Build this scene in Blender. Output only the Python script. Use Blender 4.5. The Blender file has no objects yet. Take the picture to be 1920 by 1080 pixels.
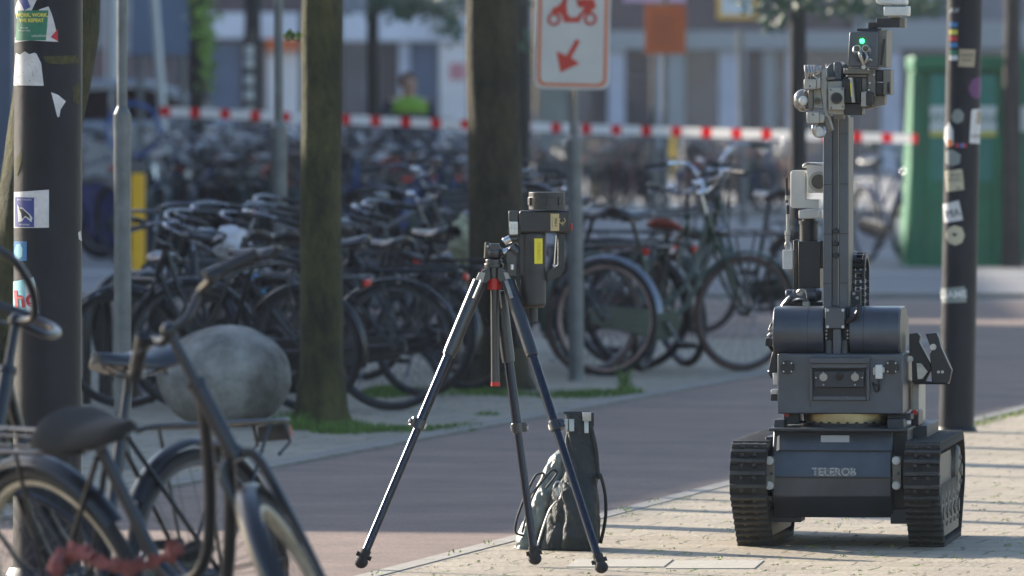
import bpy, bmesh, math, random
from mathutils import Vector, Matrix, noise
random.seed(7)
PI = math.pi
R_ = math.radians
SC = bpy.context.scene

# ------------------------------------------------------------------ camera
F, H, YH = 17600.0, 1.42, 195.0          # focal length (photo px), eye height, horizon row
cam_d = bpy.data.cameras.new('camera')
cam = bpy.data.objects.new('camera', cam_d)
SC.collection.objects.link(cam)
SC.camera = cam
cam.location = (0, 0, H)
cam.rotation_euler = (PI/2, 0, 0)
cam_d.sensor_width = 36.0
cam_d.lens = F/1920*36
cam_d.shift_y = (YH-540)/1920
cam_d.clip_start = 0.5
cam_d.clip_end = 2000
cam_d.dof.use_dof = True
cam_d.dof.focus_distance = 29.4
cam_d.dof.aperture_fstop = 7.5

# ------------------------------------------------------------------ world, sun, exposure
SUN_EL, SUN_AZ = 20.0, -47.0              # azimuth from +Y, negative to the left
w = bpy.data.worlds.new('World'); SC.world = w; w.use_nodes = True
nt = w.node_tree
bg = nt.nodes['Background']
sky = nt.nodes.new('ShaderNodeTexSky'); sky.sky_type = 'NISHITA'
sky.sun_disc = False
sky.sun_elevation = R_(SUN_EL); sky.sun_rotation = R_(SUN_AZ)
sky.air_density = 1.0; sky.dust_density = 1.1; sky.ozone_density = 2.2
nt.links.new(sky.outputs['Color'], bg.inputs['Color'])
bg.inputs['Strength'].default_value = 0.12
sd = bpy.data.lights.new('sun', 'SUN'); sd.energy = 5.0; sd.angle = R_(0.6); sd.color = (1.0, 0.91, 0.78)
so = bpy.data.objects.new('sun', sd); SC.collection.objects.link(so)
S = Vector((math.sin(R_(SUN_AZ))*math.cos(R_(SUN_EL)), math.cos(R_(SUN_AZ))*math.cos(R_(SUN_EL)), math.sin(R_(SUN_EL))))
so.rotation_euler = S.to_track_quat('Z', 'Y').to_euler()
so.location = S*60
SC.view_settings.view_transform = 'Standard'
SC.view_settings.look = 'None'
SC.view_settings.gamma = 1.0
SC.view_settings.exposure = 1.3

# ------------------------------------------------------------------ helpers
COL = SC.collection

def Wp(px, py, D):
    """point that projects to photo pixel (px,py) at distance D"""
    return Vector(((px-960)*D/F, D, H-(py-YH)*D/F))

def Dg(py, z=0.0):
    return F*(H-z)/(py-YH)

def Gp(px, py, z=0.0):
    D = Dg(py, z)
    return Vector(((px-960)*D/F, D, z))

MATS = {}
def mat(name, col, rough=0.5, metal=0.0, var=0.0, vscale=20.0, bump=0.0, bscale=60.0, spec=0.5, col2=None, coat=0.0, trans=0.0, emis=None, alpha=1.0, detail=4):
    if name in MATS: return MATS[name]
    m = bpy.data.materials.new(name); m.use_nodes = True
    n = m.node_tree.nodes; l = m.node_tree.links
    b = n['Principled BSDF']
    b.inputs['Base Color'].default_value = (*col, 1)
    b.inputs['Roughness'].default_value = rough
    b.inputs['Metallic'].default_value = metal
    b.inputs['Specular IOR Level'].default_value = spec
    b.inputs['Coat Weight'].default_value = coat
    b.inputs['Transmission Weight'].default_value = trans
    if alpha < 1: b.inputs['Alpha'].default_value = alpha
    if emis:
        b.inputs['Emission Color'].default_value = (*emis[0], 1); b.inputs['Emission Strength'].default_value = emis[1]
    tc = None
    if var > 0 or col2 is not None or bump > 0:
        tc = n.new('ShaderNodeTexCoord')
    if var > 0 or col2 is not None:
        t = n.new('ShaderNodeTexNoise'); t.inputs['Scale'].default_value = vscale; t.inputs['Detail'].default_value = detail
        t.inputs['Roughness'].default_value = 0.65
        l.new(tc.outputs['Object'], t.inputs['Vector'])
        r = n.new('ShaderNodeValToRGB')
        r.color_ramp.elements[0].position = 0.32; r.color_ramp.elements[1].position = 0.68
        c2 = col2 if col2 is not None else tuple(min(1, c*(1+var)) for c in col)
        c1 = col if col2 is not None else tuple(c*(1-var) for c in col)
        r.color_ramp.elements[0].color = (*c1, 1); r.color_ramp.elements[1].color = (*c2, 1)
        l.new(t.outputs['Fac'], r.inputs['Fac']); l.new(r.outputs['Color'], b.inputs['Base Color'])
        mr = n.new('ShaderNodeMapRange'); mr.inputs['To Min'].default_value = max(0.02, rough-0.1); mr.inputs['To Max'].default_value = min(1, rough+0.14)
        l.new(t.outputs['Fac'], mr.inputs['Value']); l.new(mr.outputs['Result'], b.inputs['Roughness'])
    if bump > 0:
        t2 = n.new('ShaderNodeTexNoise'); t2.inputs['Scale'].default_value = bscale; t2.inputs['Detail'].default_value = 5
        l.new(tc.outputs['Object'], t2.inputs['Vector'])
        bp = n.new('ShaderNodeBump'); bp.inputs['Strength'].default_value = bump; bp.inputs['Distance'].default_value = 0.01
        l.new(t2.outputs['Fac'], bp.inputs['Height']); l.new(bp.outputs['Normal'], b.inputs['Normal'])
    MATS[name] = m
    return m

class MB:
    def __init__(s): s.v = []; s.f = []; s.m = []; s.mi = 0
    def add(s, vs, fs):
        o = len(s.v); s.v += [Vector(p) for p in vs]
        for f in fs: s.f.append([o+i for i in f]); s.m.append(s.mi)
        return s
    def hexa(s, c8):      # 0-3 bottom loop, 4-7 top loop
        return s.add(c8, [(3,2,1,0),(4,5,6,7),(0,1,5,4),(1,2,6,5),(2,3,7,6),(3,0,4,7)])
    def box(s, c, d, R=None):
        x, y, z = d[0]/2, d[1]/2, d[2]/2
        p = [Vector(q) for q in ((-x,-y,-z),(x,-y,-z),(x,y,-z),(-x,y,-z),(-x,-y,z),(x,-y,z),(x,y,z),(-x,y,z))]
        if R is not None: p = [R @ q for q in p]
        return s.hexa([q+Vector(c) for q in p])
    def cyl(s, p0, p1, r0, r1=None, n=16, cap=True):
        if r1 is None: r1 = r0
        p0 = Vector(p0); p1 = Vector(p1); a = (p1-p0)
        if a.length < 1e-7: return s
        a.normalize(); u = a.orthogonal().normalized(); v = a.cross(u)
        o = len(s.v)
        for p, r in ((p0, r0), (p1, r1)):
            for i in range(n):
                t = 2*PI*i/n; s.v.append(p+u*(math.cos(t)*r)+v*(math.sin(t)*r))
        for i in range(n):
            j = (i+1) % n; s.f.append([o+i, o+j, o+n+j, o+n+i]); s.m.append(s.mi)
        if cap:
            s.f.append([o+i for i in reversed(range(n))]); s.m.append(s.mi)
            s.f.append([o+n+i for i in range(n)]); s.m.append(s.mi)
        return s
    def tube(s, pts, r, n=8, closed=False, sub=0):
        pts = [Vector(p) for p in pts]
        rs = list(r) if isinstance(r, (list, tuple)) else [r]*len(pts)
        if sub:
            q = []; qr = []; N = len(pts); segs = N if closed else N-1
            for i in range(segs):
                if closed: a, b, c, d = pts[(i-1)%N], pts[i], pts[(i+1)%N], pts[(i+2)%N]
                else: a = pts[max(i-1,0)]; b = pts[i]; c = pts[i+1]; d = pts[min(i+2,N-1)]
                for k in range(sub):
                    t = k/sub
                    q.append(0.5*((2*b)+(c-a)*t+(2*a-5*b+4*c-d)*t*t+(3*b-a-3*c+d)*t**3))
                    qr.append(rs[i]*(1-t)+rs[(i+1)%N]*t)
            if not closed: q.append(pts[-1]); qr.append(rs[-1])
            pts, rs = q, qr
        N = len(pts); o = len(s.v); u = None
        for i in range(N):
            if closed: t = pts[(i+1)%N]-pts[i-1]
            else: t = pts[min(i+1,N-1)]-pts[max(i-1,0)]
            if t.length < 1e-9: t = Vector((0,0,1))
            t.normalize()
            if u is None: u = t.orthogonal().normalized()
            else:
                u = u-t*u.dot(t)
                u = u.normalized() if u.length > 1e-6 else t.orthogonal().normalized()
            v = t.cross(u)
            for k in range(n):
                a = 2*PI*k/n; s.v.append(pts[i]+u*(math.cos(a)*rs[i])+v*(math.sin(a)*rs[i]))
        for i in range(N if closed else N-1):
            i2 = (i+1) % N
            for k in range(n):
                k2 = (k+1) % n; s.f.append([o+i*n+k, o+i*n+k2, o+i2*n+k2, o+i2*n+k]); s.m.append(s.mi)
        if not closed:
            s.f.append([o+k for k in reversed(range(n))]); s.m.append(s.mi)
            s.f.append([o+(N-1)*n+k for k in range(n)]); s.m.append(s.mi)
        return s
    def torus(s, c, axis, R, r, n=32, m=8, a0=0, a1=None, ref=None):
        c = Vector(c); axis = Vector(axis).normalized()
        u = Vector(ref).normalized() if ref else axis.orthogonal().normalized()
        v = axis.cross(u)
        if a1 is None:
            return s.tube([c+u*(math.cos(2*PI*i/n)*R)+v*(math.sin(2*PI*i/n)*R) for i in range(n)], r, m, closed=True)
        return s.tube([c+u*(math.cos(a0+(a1-a0)*i/n)*R)+v*(math.sin(a0+(a1-a0)*i/n)*R) for i in range(n+1)], r, m)
    def lathe(s, prof, c=(0,0,0), axis=(0,0,1), n=24, cap=True, fn=None):
        c = Vector(c); a = Vector(axis).normalized(); u = a.orthogonal().normalized(); v = a.cross(u); o = len(s.v)
        for (r, h) in prof:
            for i in range(n):
                t = 2*PI*i/n; rr = r*(fn(t, h) if fn else 1)
                s.v.append(c+a*h+u*(math.cos(t)*rr)+v*(math.sin(t)*rr))
        for k in range(len(prof)-1):
            for i in range(n):
                j = (i+1) % n; s.f.append([o+k*n+i, o+k*n+j, o+(k+1)*n+j, o+(k+1)*n+i]); s.m.append(s.mi)
        if cap:
            s.f.append([o+i for i in reversed(range(n))]); s.m.append(s.mi)
            k = len(prof)-1; s.f.append([o+k*n+i for i in range(n)]); s.m.append(s.mi)
        return s
    def ell(s, c, r, n=20, m=12, R=None, fn=None):
        c = Vector(c); o = len(s.v)
        for j in range(1, m):
            th = PI*j/m
            for i in range(n):
                ph = 2*PI*i/n; d = Vector((math.sin(th)*math.cos(ph), math.sin(th)*math.sin(ph), math.cos(th)))
                p = Vector((d.x*r[0], d.y*r[1], d.z*r[2]))
                if fn: p *= fn(d)
                if R is not None: p = R @ p
                s.v.append(c+p)
        for d in ((0,0,1),(0,0,-1)):
            p = Vector((0,0,d[2]*r[2]))
            if fn: p *= fn(Vector(d))
            if R is not None: p = R @ p
            s.v.append(c+p)
        t, b = o+(m-1)*n, o+(m-1)*n+1
        for j in range(m-2):
            for i in range(n):
                k = (i+1) % n; s.f.append([o+j*n+i, o+(j+1)*n+i, o+(j+1)*n+k, o+j*n+k]); s.m.append(s.mi)
        for i in range(n):
            k = (i+1) % n
            s.f.append([t, o+i, o+k]); s.m.append(s.mi)
            s.f.append([b, o+(m-2)*n+k, o+(m-2)*n+i]); s.m.append(s.mi)
        return s
    def prism(s, poly, org, U, V, Wv):
        org = Vector(org); U = Vector(U); V = Vector(V); Wv = Vector(Wv); n = len(poly); o = len(s.v)
        for k in (0, 1):
            for (a, b) in poly: s.v.append(org+U*a+V*b+Wv*k)
        s.f.append([o+i for i in reversed(range(n))]); s.m.append(s.mi)
        s.f.append([o+n+i for i in range(n)]); s.m.append(s.mi)
        for i in range(n):
            j = (i+1) % n; s.f.append([o+i, o+j, o+n+j, o+n+i]); s.m.append(s.mi)
        return s
    def build(s, name, m, parent=None, bevel=0, smooth=35, shift=None):
        me = bpy.data.meshes.new(name)
        me.from_pydata([tuple(p) for p in s.v], [], s.f)
        ms = m if isinstance(m, (list, tuple)) else [m]
        for x in ms: me.materials.append(x)
        if len(ms) > 1:
            for i, p in enumerate(me.polygons): p.material_index = min(s.m[i], len(ms)-1)
        bm = bmesh.new(); bm.from_mesh(me); bmesh.ops.recalc_face_normals(bm, faces=bm.faces); bm.to_mesh(me); bm.free()
        if smooth:
            me.shade_smooth(); me.set_sharp_from_angle(angle=R_(smooth))
        me.update()
        o = bpy.data.objects.new(name, me); COL.objects.link(o)
        if parent is not None: o.parent = parent
        if bevel:
            b = o.modifiers.new('bevel', 'BEVEL'); b.width = bevel; b.segments = 2; b.limit_method = 'ANGLE'; b.angle_limit = R_(40)
        return o

def split_build(mb, name, m, parent=None, **k):
    par = list(range(len(mb.v)))
    def find(i):
        while par[i] != i: par[i] = par[par[i]]; i = par[i]
        return i
    for f in mb.f:
        for q in f[1:]: par[find(q)] = find(f[0])
    groups = {}
    for f in mb.f: groups.setdefault(find(f[0]), []).append(f)
    out = None
    for fs in groups.values():
        ids = sorted({i for f in fs for i in f}); mp = {i: n for n, i in enumerate(ids)}
        n = MB(); n.add([mb.v[i] for i in ids], [[mp[i] for i in f] for f in fs]); o = n.build(name, m, parent, **k); out = out or o
    return out

def tag(o, label=None, cat=None, group=None, kind=None):
    if label: o['label'] = label
    if cat: o['category'] = cat
    if group: o['group'] = group
    if kind: o['kind'] = kind
    return o

def empty(name, loc=(0,0,0), rz=0, label=None, cat=None, group=None):
    o = bpy.data.objects.new(name, None); COL.objects.link(o)
    o.location = loc; o.rotation_euler = (0, 0, rz); o.empty_display_size = 0.1
    return tag(o, label, cat, group)

def structure(name, mb, m, **k):
    return tag(mb.build(name, m, **k), kind='structure')

def copy_tree(o, parent=None):
    c = o.copy(); COL.objects.link(c)
    if parent is not None: c.parent = parent
    for ch in list(o.children): copy_tree(ch, c)
    return c

def text_obj(s, size, m, parent, fn, name='lettering', extrude=0.0, align='CENTER', bold=0.0):
    """flat lettering, each vertex placed by fn(u, v)"""
    cu = bpy.data.curves.new('t', 'FONT'); cu.body = s; cu.size = size; cu.align_x = align; cu.align_y = 'CENTER'; cu.offset = bold
    cu.resolution_u = 3
    to = bpy.data.objects.new('t', cu); COL.objects.link(to)
    bpy.context.view_layer.update()
    me = bpy.data.meshes.new_from_object(to.evaluated_get(bpy.context.evaluated_depsgraph_get()))
    bpy.data.objects.remove(to)
    for v in me.vertices: v.co = fn(v.co.x, v.co.y)
    me.materials.clear(); me.materials.append(m)
    o = bpy.data.objects.new(name, me); COL.objects.link(o); o.parent = parent
    return o

# ------------------------------------------------------------------ materials
M = dict(
 robot=mat('robot_paint', (0.044,0.051,0.064), 0.37, 0.0, 0.32, 7, 0.08, 160, spec=0.75),
 robot2=mat('robot_paint_flat', (0.028,0.031,0.036), 0.5, 0.0, 0.2, 12, 0.06, 200),
 blackm=mat('black_plastic', (0.012,0.012,0.014), 0.42, 0.0, 0.2, 20),
 rubber=mat('rubber', (0.012,0.0115,0.011), 0.8, 0.0, 0.45, 22, 0.5, 110, col2=(0.03,0.027,0.023), detail=9),
 alu=mat('aluminium', (0.42,0.41,0.39), 0.36, 0.9, 0.25, 18),
 aluw=mat('anodised', (0.36,0.34,0.30), 0.45, 0.5, 0.15, 30),
 tan=mat('tan_metal', (0.16,0.145,0.12), 0.5, 0.3, 0.2, 20),
 brass=mat('brass_ring', (0.36,0.27,0.14), 0.38, 0.8, 0.3, 8),
 white=mat('white_housing', (0.58,0.57,0.53), 0.4, 0.0, 0.08, 20),
 lug=mat('lug_rubber', (0.030,0.028,0.025), 0.62, 0.0, 0.3, 40, 0.5, 110, col2=(0.058,0.053,0.046), detail=6),
 steel=mat('steel', (0.5,0.5,0.52), 0.22, 1.0, 0.15, 20),
 darksteel=mat('dark_steel', (0.20,0.20,0.22), 0.26, 0.9, 0.2, 20),
 glass=mat('lens_glass', (0.008,0.008,0.012), 0.08, 0.0, spec=0.9),
 red=mat('red_plastic', (0.5,0.02,0.015), 0.35),
 green_led=mat('green_led', (0.0,0.5,0.08), 0.3, emis=((0.02,1.0,0.12), 6.0)),
 sticker=mat('sticker_silver', (0.36,0.38,0.40), 0.5),
 worn=mat('worn_sticker', (0.05,0.055,0.065), 0.6, 0, col2=(0.20,0.20,0.20), vscale=110),
 pale_print=mat('pale_print', (0.07,0.075,0.085), 0.6, 0, col2=(0.55,0.55,0.53), vscale=130),
 tripod=mat('tripod_black', (0.016,0.017,0.02), 0.3, 0.0, 0.2, 30, spec=0.8),
 tube_alu=mat('tripod_tube', (0.035,0.04,0.055), 0.27, 0.8),
 xray=mat('xray_black', (0.017,0.016,0.015), 0.42, 0.0, 0.3, 18, 0.1, 120, spec=0.6),
 yellow=mat('yellow_label', (0.75,0.62,0.03), 0.5),
 cream=mat('cream_label', (0.55,0.42,0.20), 0.5),
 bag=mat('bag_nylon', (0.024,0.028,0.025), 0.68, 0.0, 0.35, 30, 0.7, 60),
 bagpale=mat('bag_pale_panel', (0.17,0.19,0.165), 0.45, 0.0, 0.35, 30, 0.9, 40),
 strap=mat('webbing', (0.02,0.022,0.02), 0.7),
 pole=mat('pole_paint', (0.008,0.009,0.014), 0.45, 0.0, 0.4, 6, 0.12, 40, spec=0.3),
 galv=mat('galvanised', (0.155,0.16,0.155), 0.48, 0.35, 0.25, 12, 0.1, 60),
 bark=mat('bark', (0.018,0.019,0.009), 0.9, 0.0, col2=(0.105,0.095,0.03), vscale=6, bump=1.0, bscale=30, detail=10),
 barkb=mat('bark_brown_dark', (0.018,0.016,0.010), 0.9, 0.0, col2=(0.085,0.068,0.032), vscale=6, bump=1.0, bscale=30, detail=10),
 barkfar=mat('bark_far', (0.03,0.028,0.024), 0.9, 0.0, 0.3, 6, 0.6, 20),
 leaf=mat('leaf', (0.13,0.22,0.02), 0.55, 0, 0.4, 6),
 leafdark=mat('leaf_dark', (0.035,0.075,0.03), 0.6, 0, 0.4, 3),
 grass=mat('grass_blades', (0.085,0.15,0.022), 0.7, 0, 0.5, 8),
 stone=mat('boulder_stone', (0.085,0.075,0.062), 0.85, 0.0, col2=(0.42,0.39,0.35), vscale=5.5, detail=12, bump=1.0, bscale=40),
 ypost=mat('yellow_paint', (0.92,0.48,0.008), 0.5, 0, 0.1, 10),
 signwhite=mat('sign_white', (0.66,0.60,0.53), 0.5, 0, 0.06, 6),
 signred=mat('sign_red', (0.60,0.045,0.02), 0.5),
 signorange=mat('sign_orange', (0.72,0.17,0.05), 0.5),
 cgreen=mat('container_green', (0.006,0.155,0.062), 0.5, 0, 0.3, 2.5, detail=9),
 cgreen2=mat('container_green_panel', (0.03,0.20,0.15), 0.55, 0, 0.15, 1.5),
 bikeblack=mat('bike_black', (0.010,0.011,0.014), 0.3, 0.0, 0.3, 12, spec=0.6),
 tyre=mat('tyre', (0.016,0.016,0.017), 0.7, 0, 0.3, 20),
 rimc=mat('rim_cream', (0.55,0.46,0.33), 0.55, 0.1, 0.25, 10),
 rims=mat('rim_steel', (0.07,0.07,0.08), 0.4, 0.7, 0.2, 10),
 rimp=mat('rim_rusty', (0.36,0.24,0.20), 0.5, 0.3, 0.3, 10),
 spoke=mat('spoke', (0.09,0.09,0.10), 0.35, 0.9),
 chrome=mat('chrome', (0.7,0.7,0.72), 0.13, 1.0),
 leather=mat('saddle_black', (0.02,0.019,0.022), 0.34, 0, 0.25, 20, spec=0.7),
 redlight=mat('rear_reflector', (0.55,0.015,0.01), 0.2),
 orange=mat('orange_reflector', (0.75,0.16,0.02), 0.3),
)

def stretch(m, sz_, dist, freq):
    n = m.node_tree.nodes; l = m.node_tree.links
    tc = [x for x in n if x.type == 'TEX_COORD'][0]; mp = n.new('ShaderNodeMapping'); mp.inputs['Scale'].default_value = (1, 1, sz_)
    l.new(tc.outputs['Object'], mp.inputs['Vector'])
    for x in n:
        if x.type == 'TEX_NOISE': l.new(mp.outputs['Vector'], x.inputs['Vector']); x.inputs['Roughness'].default_value = 0.75
        if x.type == 'BUMP': x.inputs['Distance'].default_value = dist
        if x.type == 'VALTORGB': x.color_ramp.elements[0].position = 0.38; x.color_ramp.elements[1].position = 0.62
for q_ in ('bark', 'barkb'): stretch(M[q_], 0.45, 0.035, 20)

# ------------------------------------------------------------------ ground
SD = Vector((0.177, 0.984, 0)); SD.normalize()          # direction of the street
SN = Vector((SD.y, -SD.x, 0))
ANG = math.atan2(SD.x, SD.y)

def paving(name, c1, c2, mortar, bw, bh, moss=0.35, tint=0.5, msize=0.008, rough=0.75, joint=0.5):
    m = bpy.data.materials.new(name); m.use_nodes = True
    n = m.node_tree.nodes; l = m.node_tree.links; b = n['Principled BSDF']
    tc = n.new('ShaderNodeTexCoord'); mp = n.new('ShaderNodeMapping')
    mp.inputs['Rotation'].default_value = (0, 0, ANG)
    l.new(tc.outputs['Object'], mp.inputs['Vector'])
    wn = n.new('ShaderNodeTexNoise'); wn.inputs['Scale'].default_value = 5.0; wn.inputs['Detail'].default_value = 3
    l.new(mp.outputs['Vector'], wn.inputs['Vector'])
    vm = n.new('ShaderNodeMixRGB'); vm.blend_type = 'LINEAR_LIGHT'; vm.inputs['Fac'].default_value = 0.05
    l.new(mp.outputs['Vector'], vm.inputs['Color1']); l.new(wn.outputs['Color'], vm.inputs['Color2'])
    br = n.new('ShaderNodeTexBrick'); br.inputs['Scale'].default_value = 1.0
    br.inputs['Brick Width'].default_value = bw; br.inputs['Row Height'].default_value = bh
    br.inputs['Mortar Size'].default_value = msize; br.inputs['Mortar Smooth'].default_value = 0.35
    br.inputs['Color1'].default_value = (*c1, 1); br.inputs['Color2'].default_value = (*c2, 1); br.inputs['Mortar'].default_value = (*mortar, 1)
    l.new(vm.outputs['Color'], br.inputs['Vector'])
    nz = n.new('ShaderNodeTexNoise'); nz.inputs['Scale'].default_value = 0.9; nz.inputs['Detail'].default_value = 8; nz.inputs['Roughness'].default_value = 0.7
    l.new(tc.outputs['Object'], nz.inputs['Vector'])
    mx = n.new('ShaderNodeMixRGB'); mx.blend_type = 'MULTIPLY'; mx.inputs['Fac'].default_value = tint
    rr = n.new('ShaderNodeValToRGB'); rr.color_ramp.elements[0].position = 0.3; rr.color_ramp.elements[1].position = 0.7
    rr.color_ramp.elements[0].color = (0.62,0.60,0.58,1); rr.color_ramp.elements[1].color = (1.25,1.25,1.25,1)
    l.new(nz.outputs['Fac'], rr.inputs['Fac']); l.new(br.outputs['Color'], mx.inputs['Color1']); l.new(rr.outputs['Color'], mx.inputs['Color2'])
    fine = n.new('ShaderNodeTexNoise'); fine.inputs['Scale'].default_value = 55; fine.inputs['Detail'].default_value = 4
    l.new(tc.outputs['Object'], fine.inputs['Vector'])
    fr = n.new('ShaderNodeValToRGB'); fr.color_ramp.elements[0].position = 0.25; fr.color_ramp.elements[1].position = 0.75
    fr.color_ramp.elements[0].color = (0.6,0.6,0.6,1); fr.color_ramp.elements[1].color = (1.35,1.33,1.3,1)
    l.new(fine.outputs['Fac'], fr.inputs['Fac'])
    mf = n.new('ShaderNodeMixRGB'); mf.blend_type = 'MULTIPLY'; mf.inputs['Fac'].default_value = 0.75
    l.new(mx.outputs['Color'], mf.inputs['Color1']); l.new(fr.outputs['Color'], mf.inputs['Color2'])
    # moss where joints and a patchy noise agree
    mn = n.new('ShaderNodeTexNoise'); mn.inputs['Scale'].default_value = 3.2; mn.inputs['Detail'].default_value = 6
    l.new(tc.outputs['Object'], mn.inputs['Vector'])
    mr = n.new('ShaderNodeValToRGB'); mr.color_ramp.elements[0].position = 1-moss; mr.color_ramp.elements[1].position = min(1, 1-moss+0.08)
    l.new(mn.outputs['Fac'], mr.inputs['Fac'])
    mm = n.new('ShaderNodeMath'); mm.operation = 'MULTIPLY'; l.new(mr.outputs['Color'], mm.inputs[0]); l.new(br.outputs['Fac'], mm.inputs[1])
    mo = n.new('ShaderNodeMixRGB'); mo.inputs['Color2'].default_value = (0.12,0.17,0.03,1)
    l.new(mm.outputs['Value'], mo.inputs['Fac']); l.new(mf.outputs['Color'], mo.inputs['Color1'])
    l.new(mo.outputs['Color'], b.inputs['Base Color'])
    b.inputs['Roughness'].default_value = rough
    b.inputs['Specular IOR Level'].default_value = 0.35
    ad = n.new('ShaderNodeMath'); ad.operation = 'MULTIPLY_ADD'; ad.inputs[1].default_value = -joint
    l.new(br.outputs['Fac'], ad.inputs[0]); l.new(fine.outputs['Fac'], ad.inputs[2])
    bp = n.new('ShaderNodeBump'); bp.inputs['Strength'].default_value = 0.9; bp.inputs['Distance'].default_value = 0.008
    l.new(ad.outputs['Value'], bp.inputs['Height']); l.new(bp.outputs['Normal'], b.inputs['Normal'])
    return m

pav_right = paving('clinker_right', (0.41,0.345,0.255), (0.36,0.30,0.225), (0.22,0.19,0.14), 0.21, 0.26, 0.44, tint=0.55, msize=0.007, joint=0.35)
pav_left = paving('clinker_left', (0.31,0.275,0.21), (0.26,0.23,0.18), (0.12,0.125,0.07), 0.30, 0.30, 0.50)
asph_red = mat('cycle_path_asphalt', (0.135,0.094,0.074), 0.8, 0, col2=(0.25,0.175,0.135), vscale=1.3, bump=0.5, bscale=130, detail=9)
def speckle(m, s=0.8):
    n = m.node_tree.nodes; l = m.node_tree.links; b = n['Principled BSDF']
    src = b.inputs['Base Color'].links[0].from_socket
    t = n.new('ShaderNodeTexNoise'); t.inputs['Scale'].default_value = 90; t.inputs['Detail'].default_value = 3
    tc = [x for x in n if x.type == 'TEX_COORD'][0]
    l.new(tc.outputs['Object'], t.inputs['Vector'])
    r = n.new('ShaderNodeValToRGB'); r.color_ramp.elements[0].position = 0.25; r.color_ramp.elements[1].position = 0.75
    r.color_ramp.elements[0].color = (0.6,0.6,0.6,1); r.color_ramp.elements[1].color = (1.5,1.45,1.45,1)
    l.new(t.outputs['Fac'], r.inputs['Fac'])
    mx = n.new('ShaderNodeMixRGB'); mx.blend_type = 'MULTIPLY'; mx.inputs['Fac'].default_value = s
    l.new(src, mx.inputs['Color1']); l.new(r.outputs['Color'], mx.inputs['Color2']); l.new(mx.outputs['Color'], b.inputs['Base Color'])
speckle(asph_red)
road_m = mat('road_asphalt', (0.13,0.13,0.135), 0.8, 0, col2=(0.24,0.235,0.23), vscale=0.5, bump=0.4, bscale=60, detail=8); speckle(road_m)
kerb_m = mat('kerb_concrete', (0.17,0.155,0.13), 0.8, 0, col2=(0.26,0.24,0.21), vscale=5, bump=0.4, bscale=60)
base_m = mat('square_paving', (0.14,0.14,0.14), 0.85, 0, col2=(0.26,0.25,0.235), vscale=0.35, bump=0.4, bscale=30, detail=8)

PR = Vector((-0.436, 28.4, 0))      # a point on the right edge of the cycle path
PL = Vector((-0.954, 36.5, 0))      # a point on its left edge
def along(P, D):                    # point of that edge at distance D
    return P+SD*((D-P.y)/SD.y)
def strip(P, Q, D0, D1, z0, z1, name, m, kindn=True):
    mb = MB()
    a, b, c, d = along(P, D0), along(Q, D0), along(Q, D1), along(P, D1)
    N = 1
    mb.hexa([Vector((p.x, p.y, z0)) for p in (a, b, c, d)]+[Vector((p.x, p.y, z1)) for p in (a, b, c, d)])
    return structure(name, mb, m, smooth=0)
g = MB(); g.add([(-900,-300,-0.012),(900,-300,-0.012),(900,1500,-0.012),(-900,1500,-0.012)], [(0,1,2,3)])
structure('ground', g, base_m, smooth=0)
def sheet(name, pts, z, m):
    mb = MB(); mb.add([(p[0], p[1], z) for p in pts], [tuple(range(len(pts)))]); return structure(name, mb, m, smooth=0)
# right pavement (from the right edge of the path outwards)
a, b = along(PR, 5), along(PR, 52)
sheet('pavement_right', [(a.x, a.y), (a.x+30, a.y), (b.x+30, b.y), (b.x, b.y)], 0.0, pav_right)
# edging band of concrete along both sides of the path
strip(PR, PR+SN*0.07, 5, 52, -0.004, 0.003, 'kerb_right', mat('kerb_sand', (0.27,0.24,0.20), 0.8, 0, col2=(0.36,0.32,0.27), vscale=7, bump=0.4, bscale=60))
# cycle path
a, b, c, d = along(PL, 5), along(PR, 5), along(PR, 57), along(PL, 57)
sheet('cycle_path', [(a.x,a.y),(b.x,b.y),(c.x,c.y),(d.x,d.y)], -0.004, asph_red)
sheet('cycle_path_far', [(-20,57),(30,57),(30,68),(-20,68)], -0.004, asph_red)
# left pavement
a, b = along(PL, 5), along(PL, 57)
sheet('pavement_left', [(a.x-14,a.y),(a.x,a.y),(b.x,b.y),(b.x-18,b.y)], 0.0, pav_left)
strip(PL-SN*0.12, PL, 5, 57, -0.004, 0.008, 'kerb_left', kerb_m)
# roads beyond
sheet('road', [(-60,70),(60,70),(60,118),(-60,118)], -0.008, road_m)
kb = MB(); kb.box((0,69.2,-0.0),(100,0.30,0.05)); kb.box((0,118.6,0.02),(120,0.3,0.12)); structure('kerb_far', kb, kerb_m)
pale = mat('pale_slabs', (0.30,0.28,0.25), 0.8, 0, col2=(0.42,0.40,0.36), vscale=0.8, bump=0.3, bscale=20)
sheet('pavement_far', [(-60,118.8),(60,118.8),(60,150),(-60,150)], -0.004, pale)
mk = MB(); mk.add([(-60,80,-0.004),(60,78,-0.004),(60,78.35,-0.004),(-60,80.35,-0.004)], [(0,1,2,3)])
structure('road_marking', mk, mat('road_paint', (0.6,0.6,0.58), 0.7, 0, 0.15, 3), smooth=0)
# pale slabs in the brick pavement by the tripod
sl = MB()
for (px0, px1, py0, py1) in ((1080,1262,1050,1064),(1266,1432,1052,1067)):
    p = [Gp(px0-18,py1), Gp(px1-18,py1), Gp(px1,py0), Gp(px0,py0)]
    sl.hexa([q+Vector((0,0,-0.01)) for q in p]+[q+Vector((0,0,0.003)) for q in p])
structure('paving_slab', sl, mat('slab', (0.36,0.32,0.255), 0.85, 0, col2=(0.42,0.375,0.305), vscale=9, bump=0.4, bscale=90))

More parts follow.
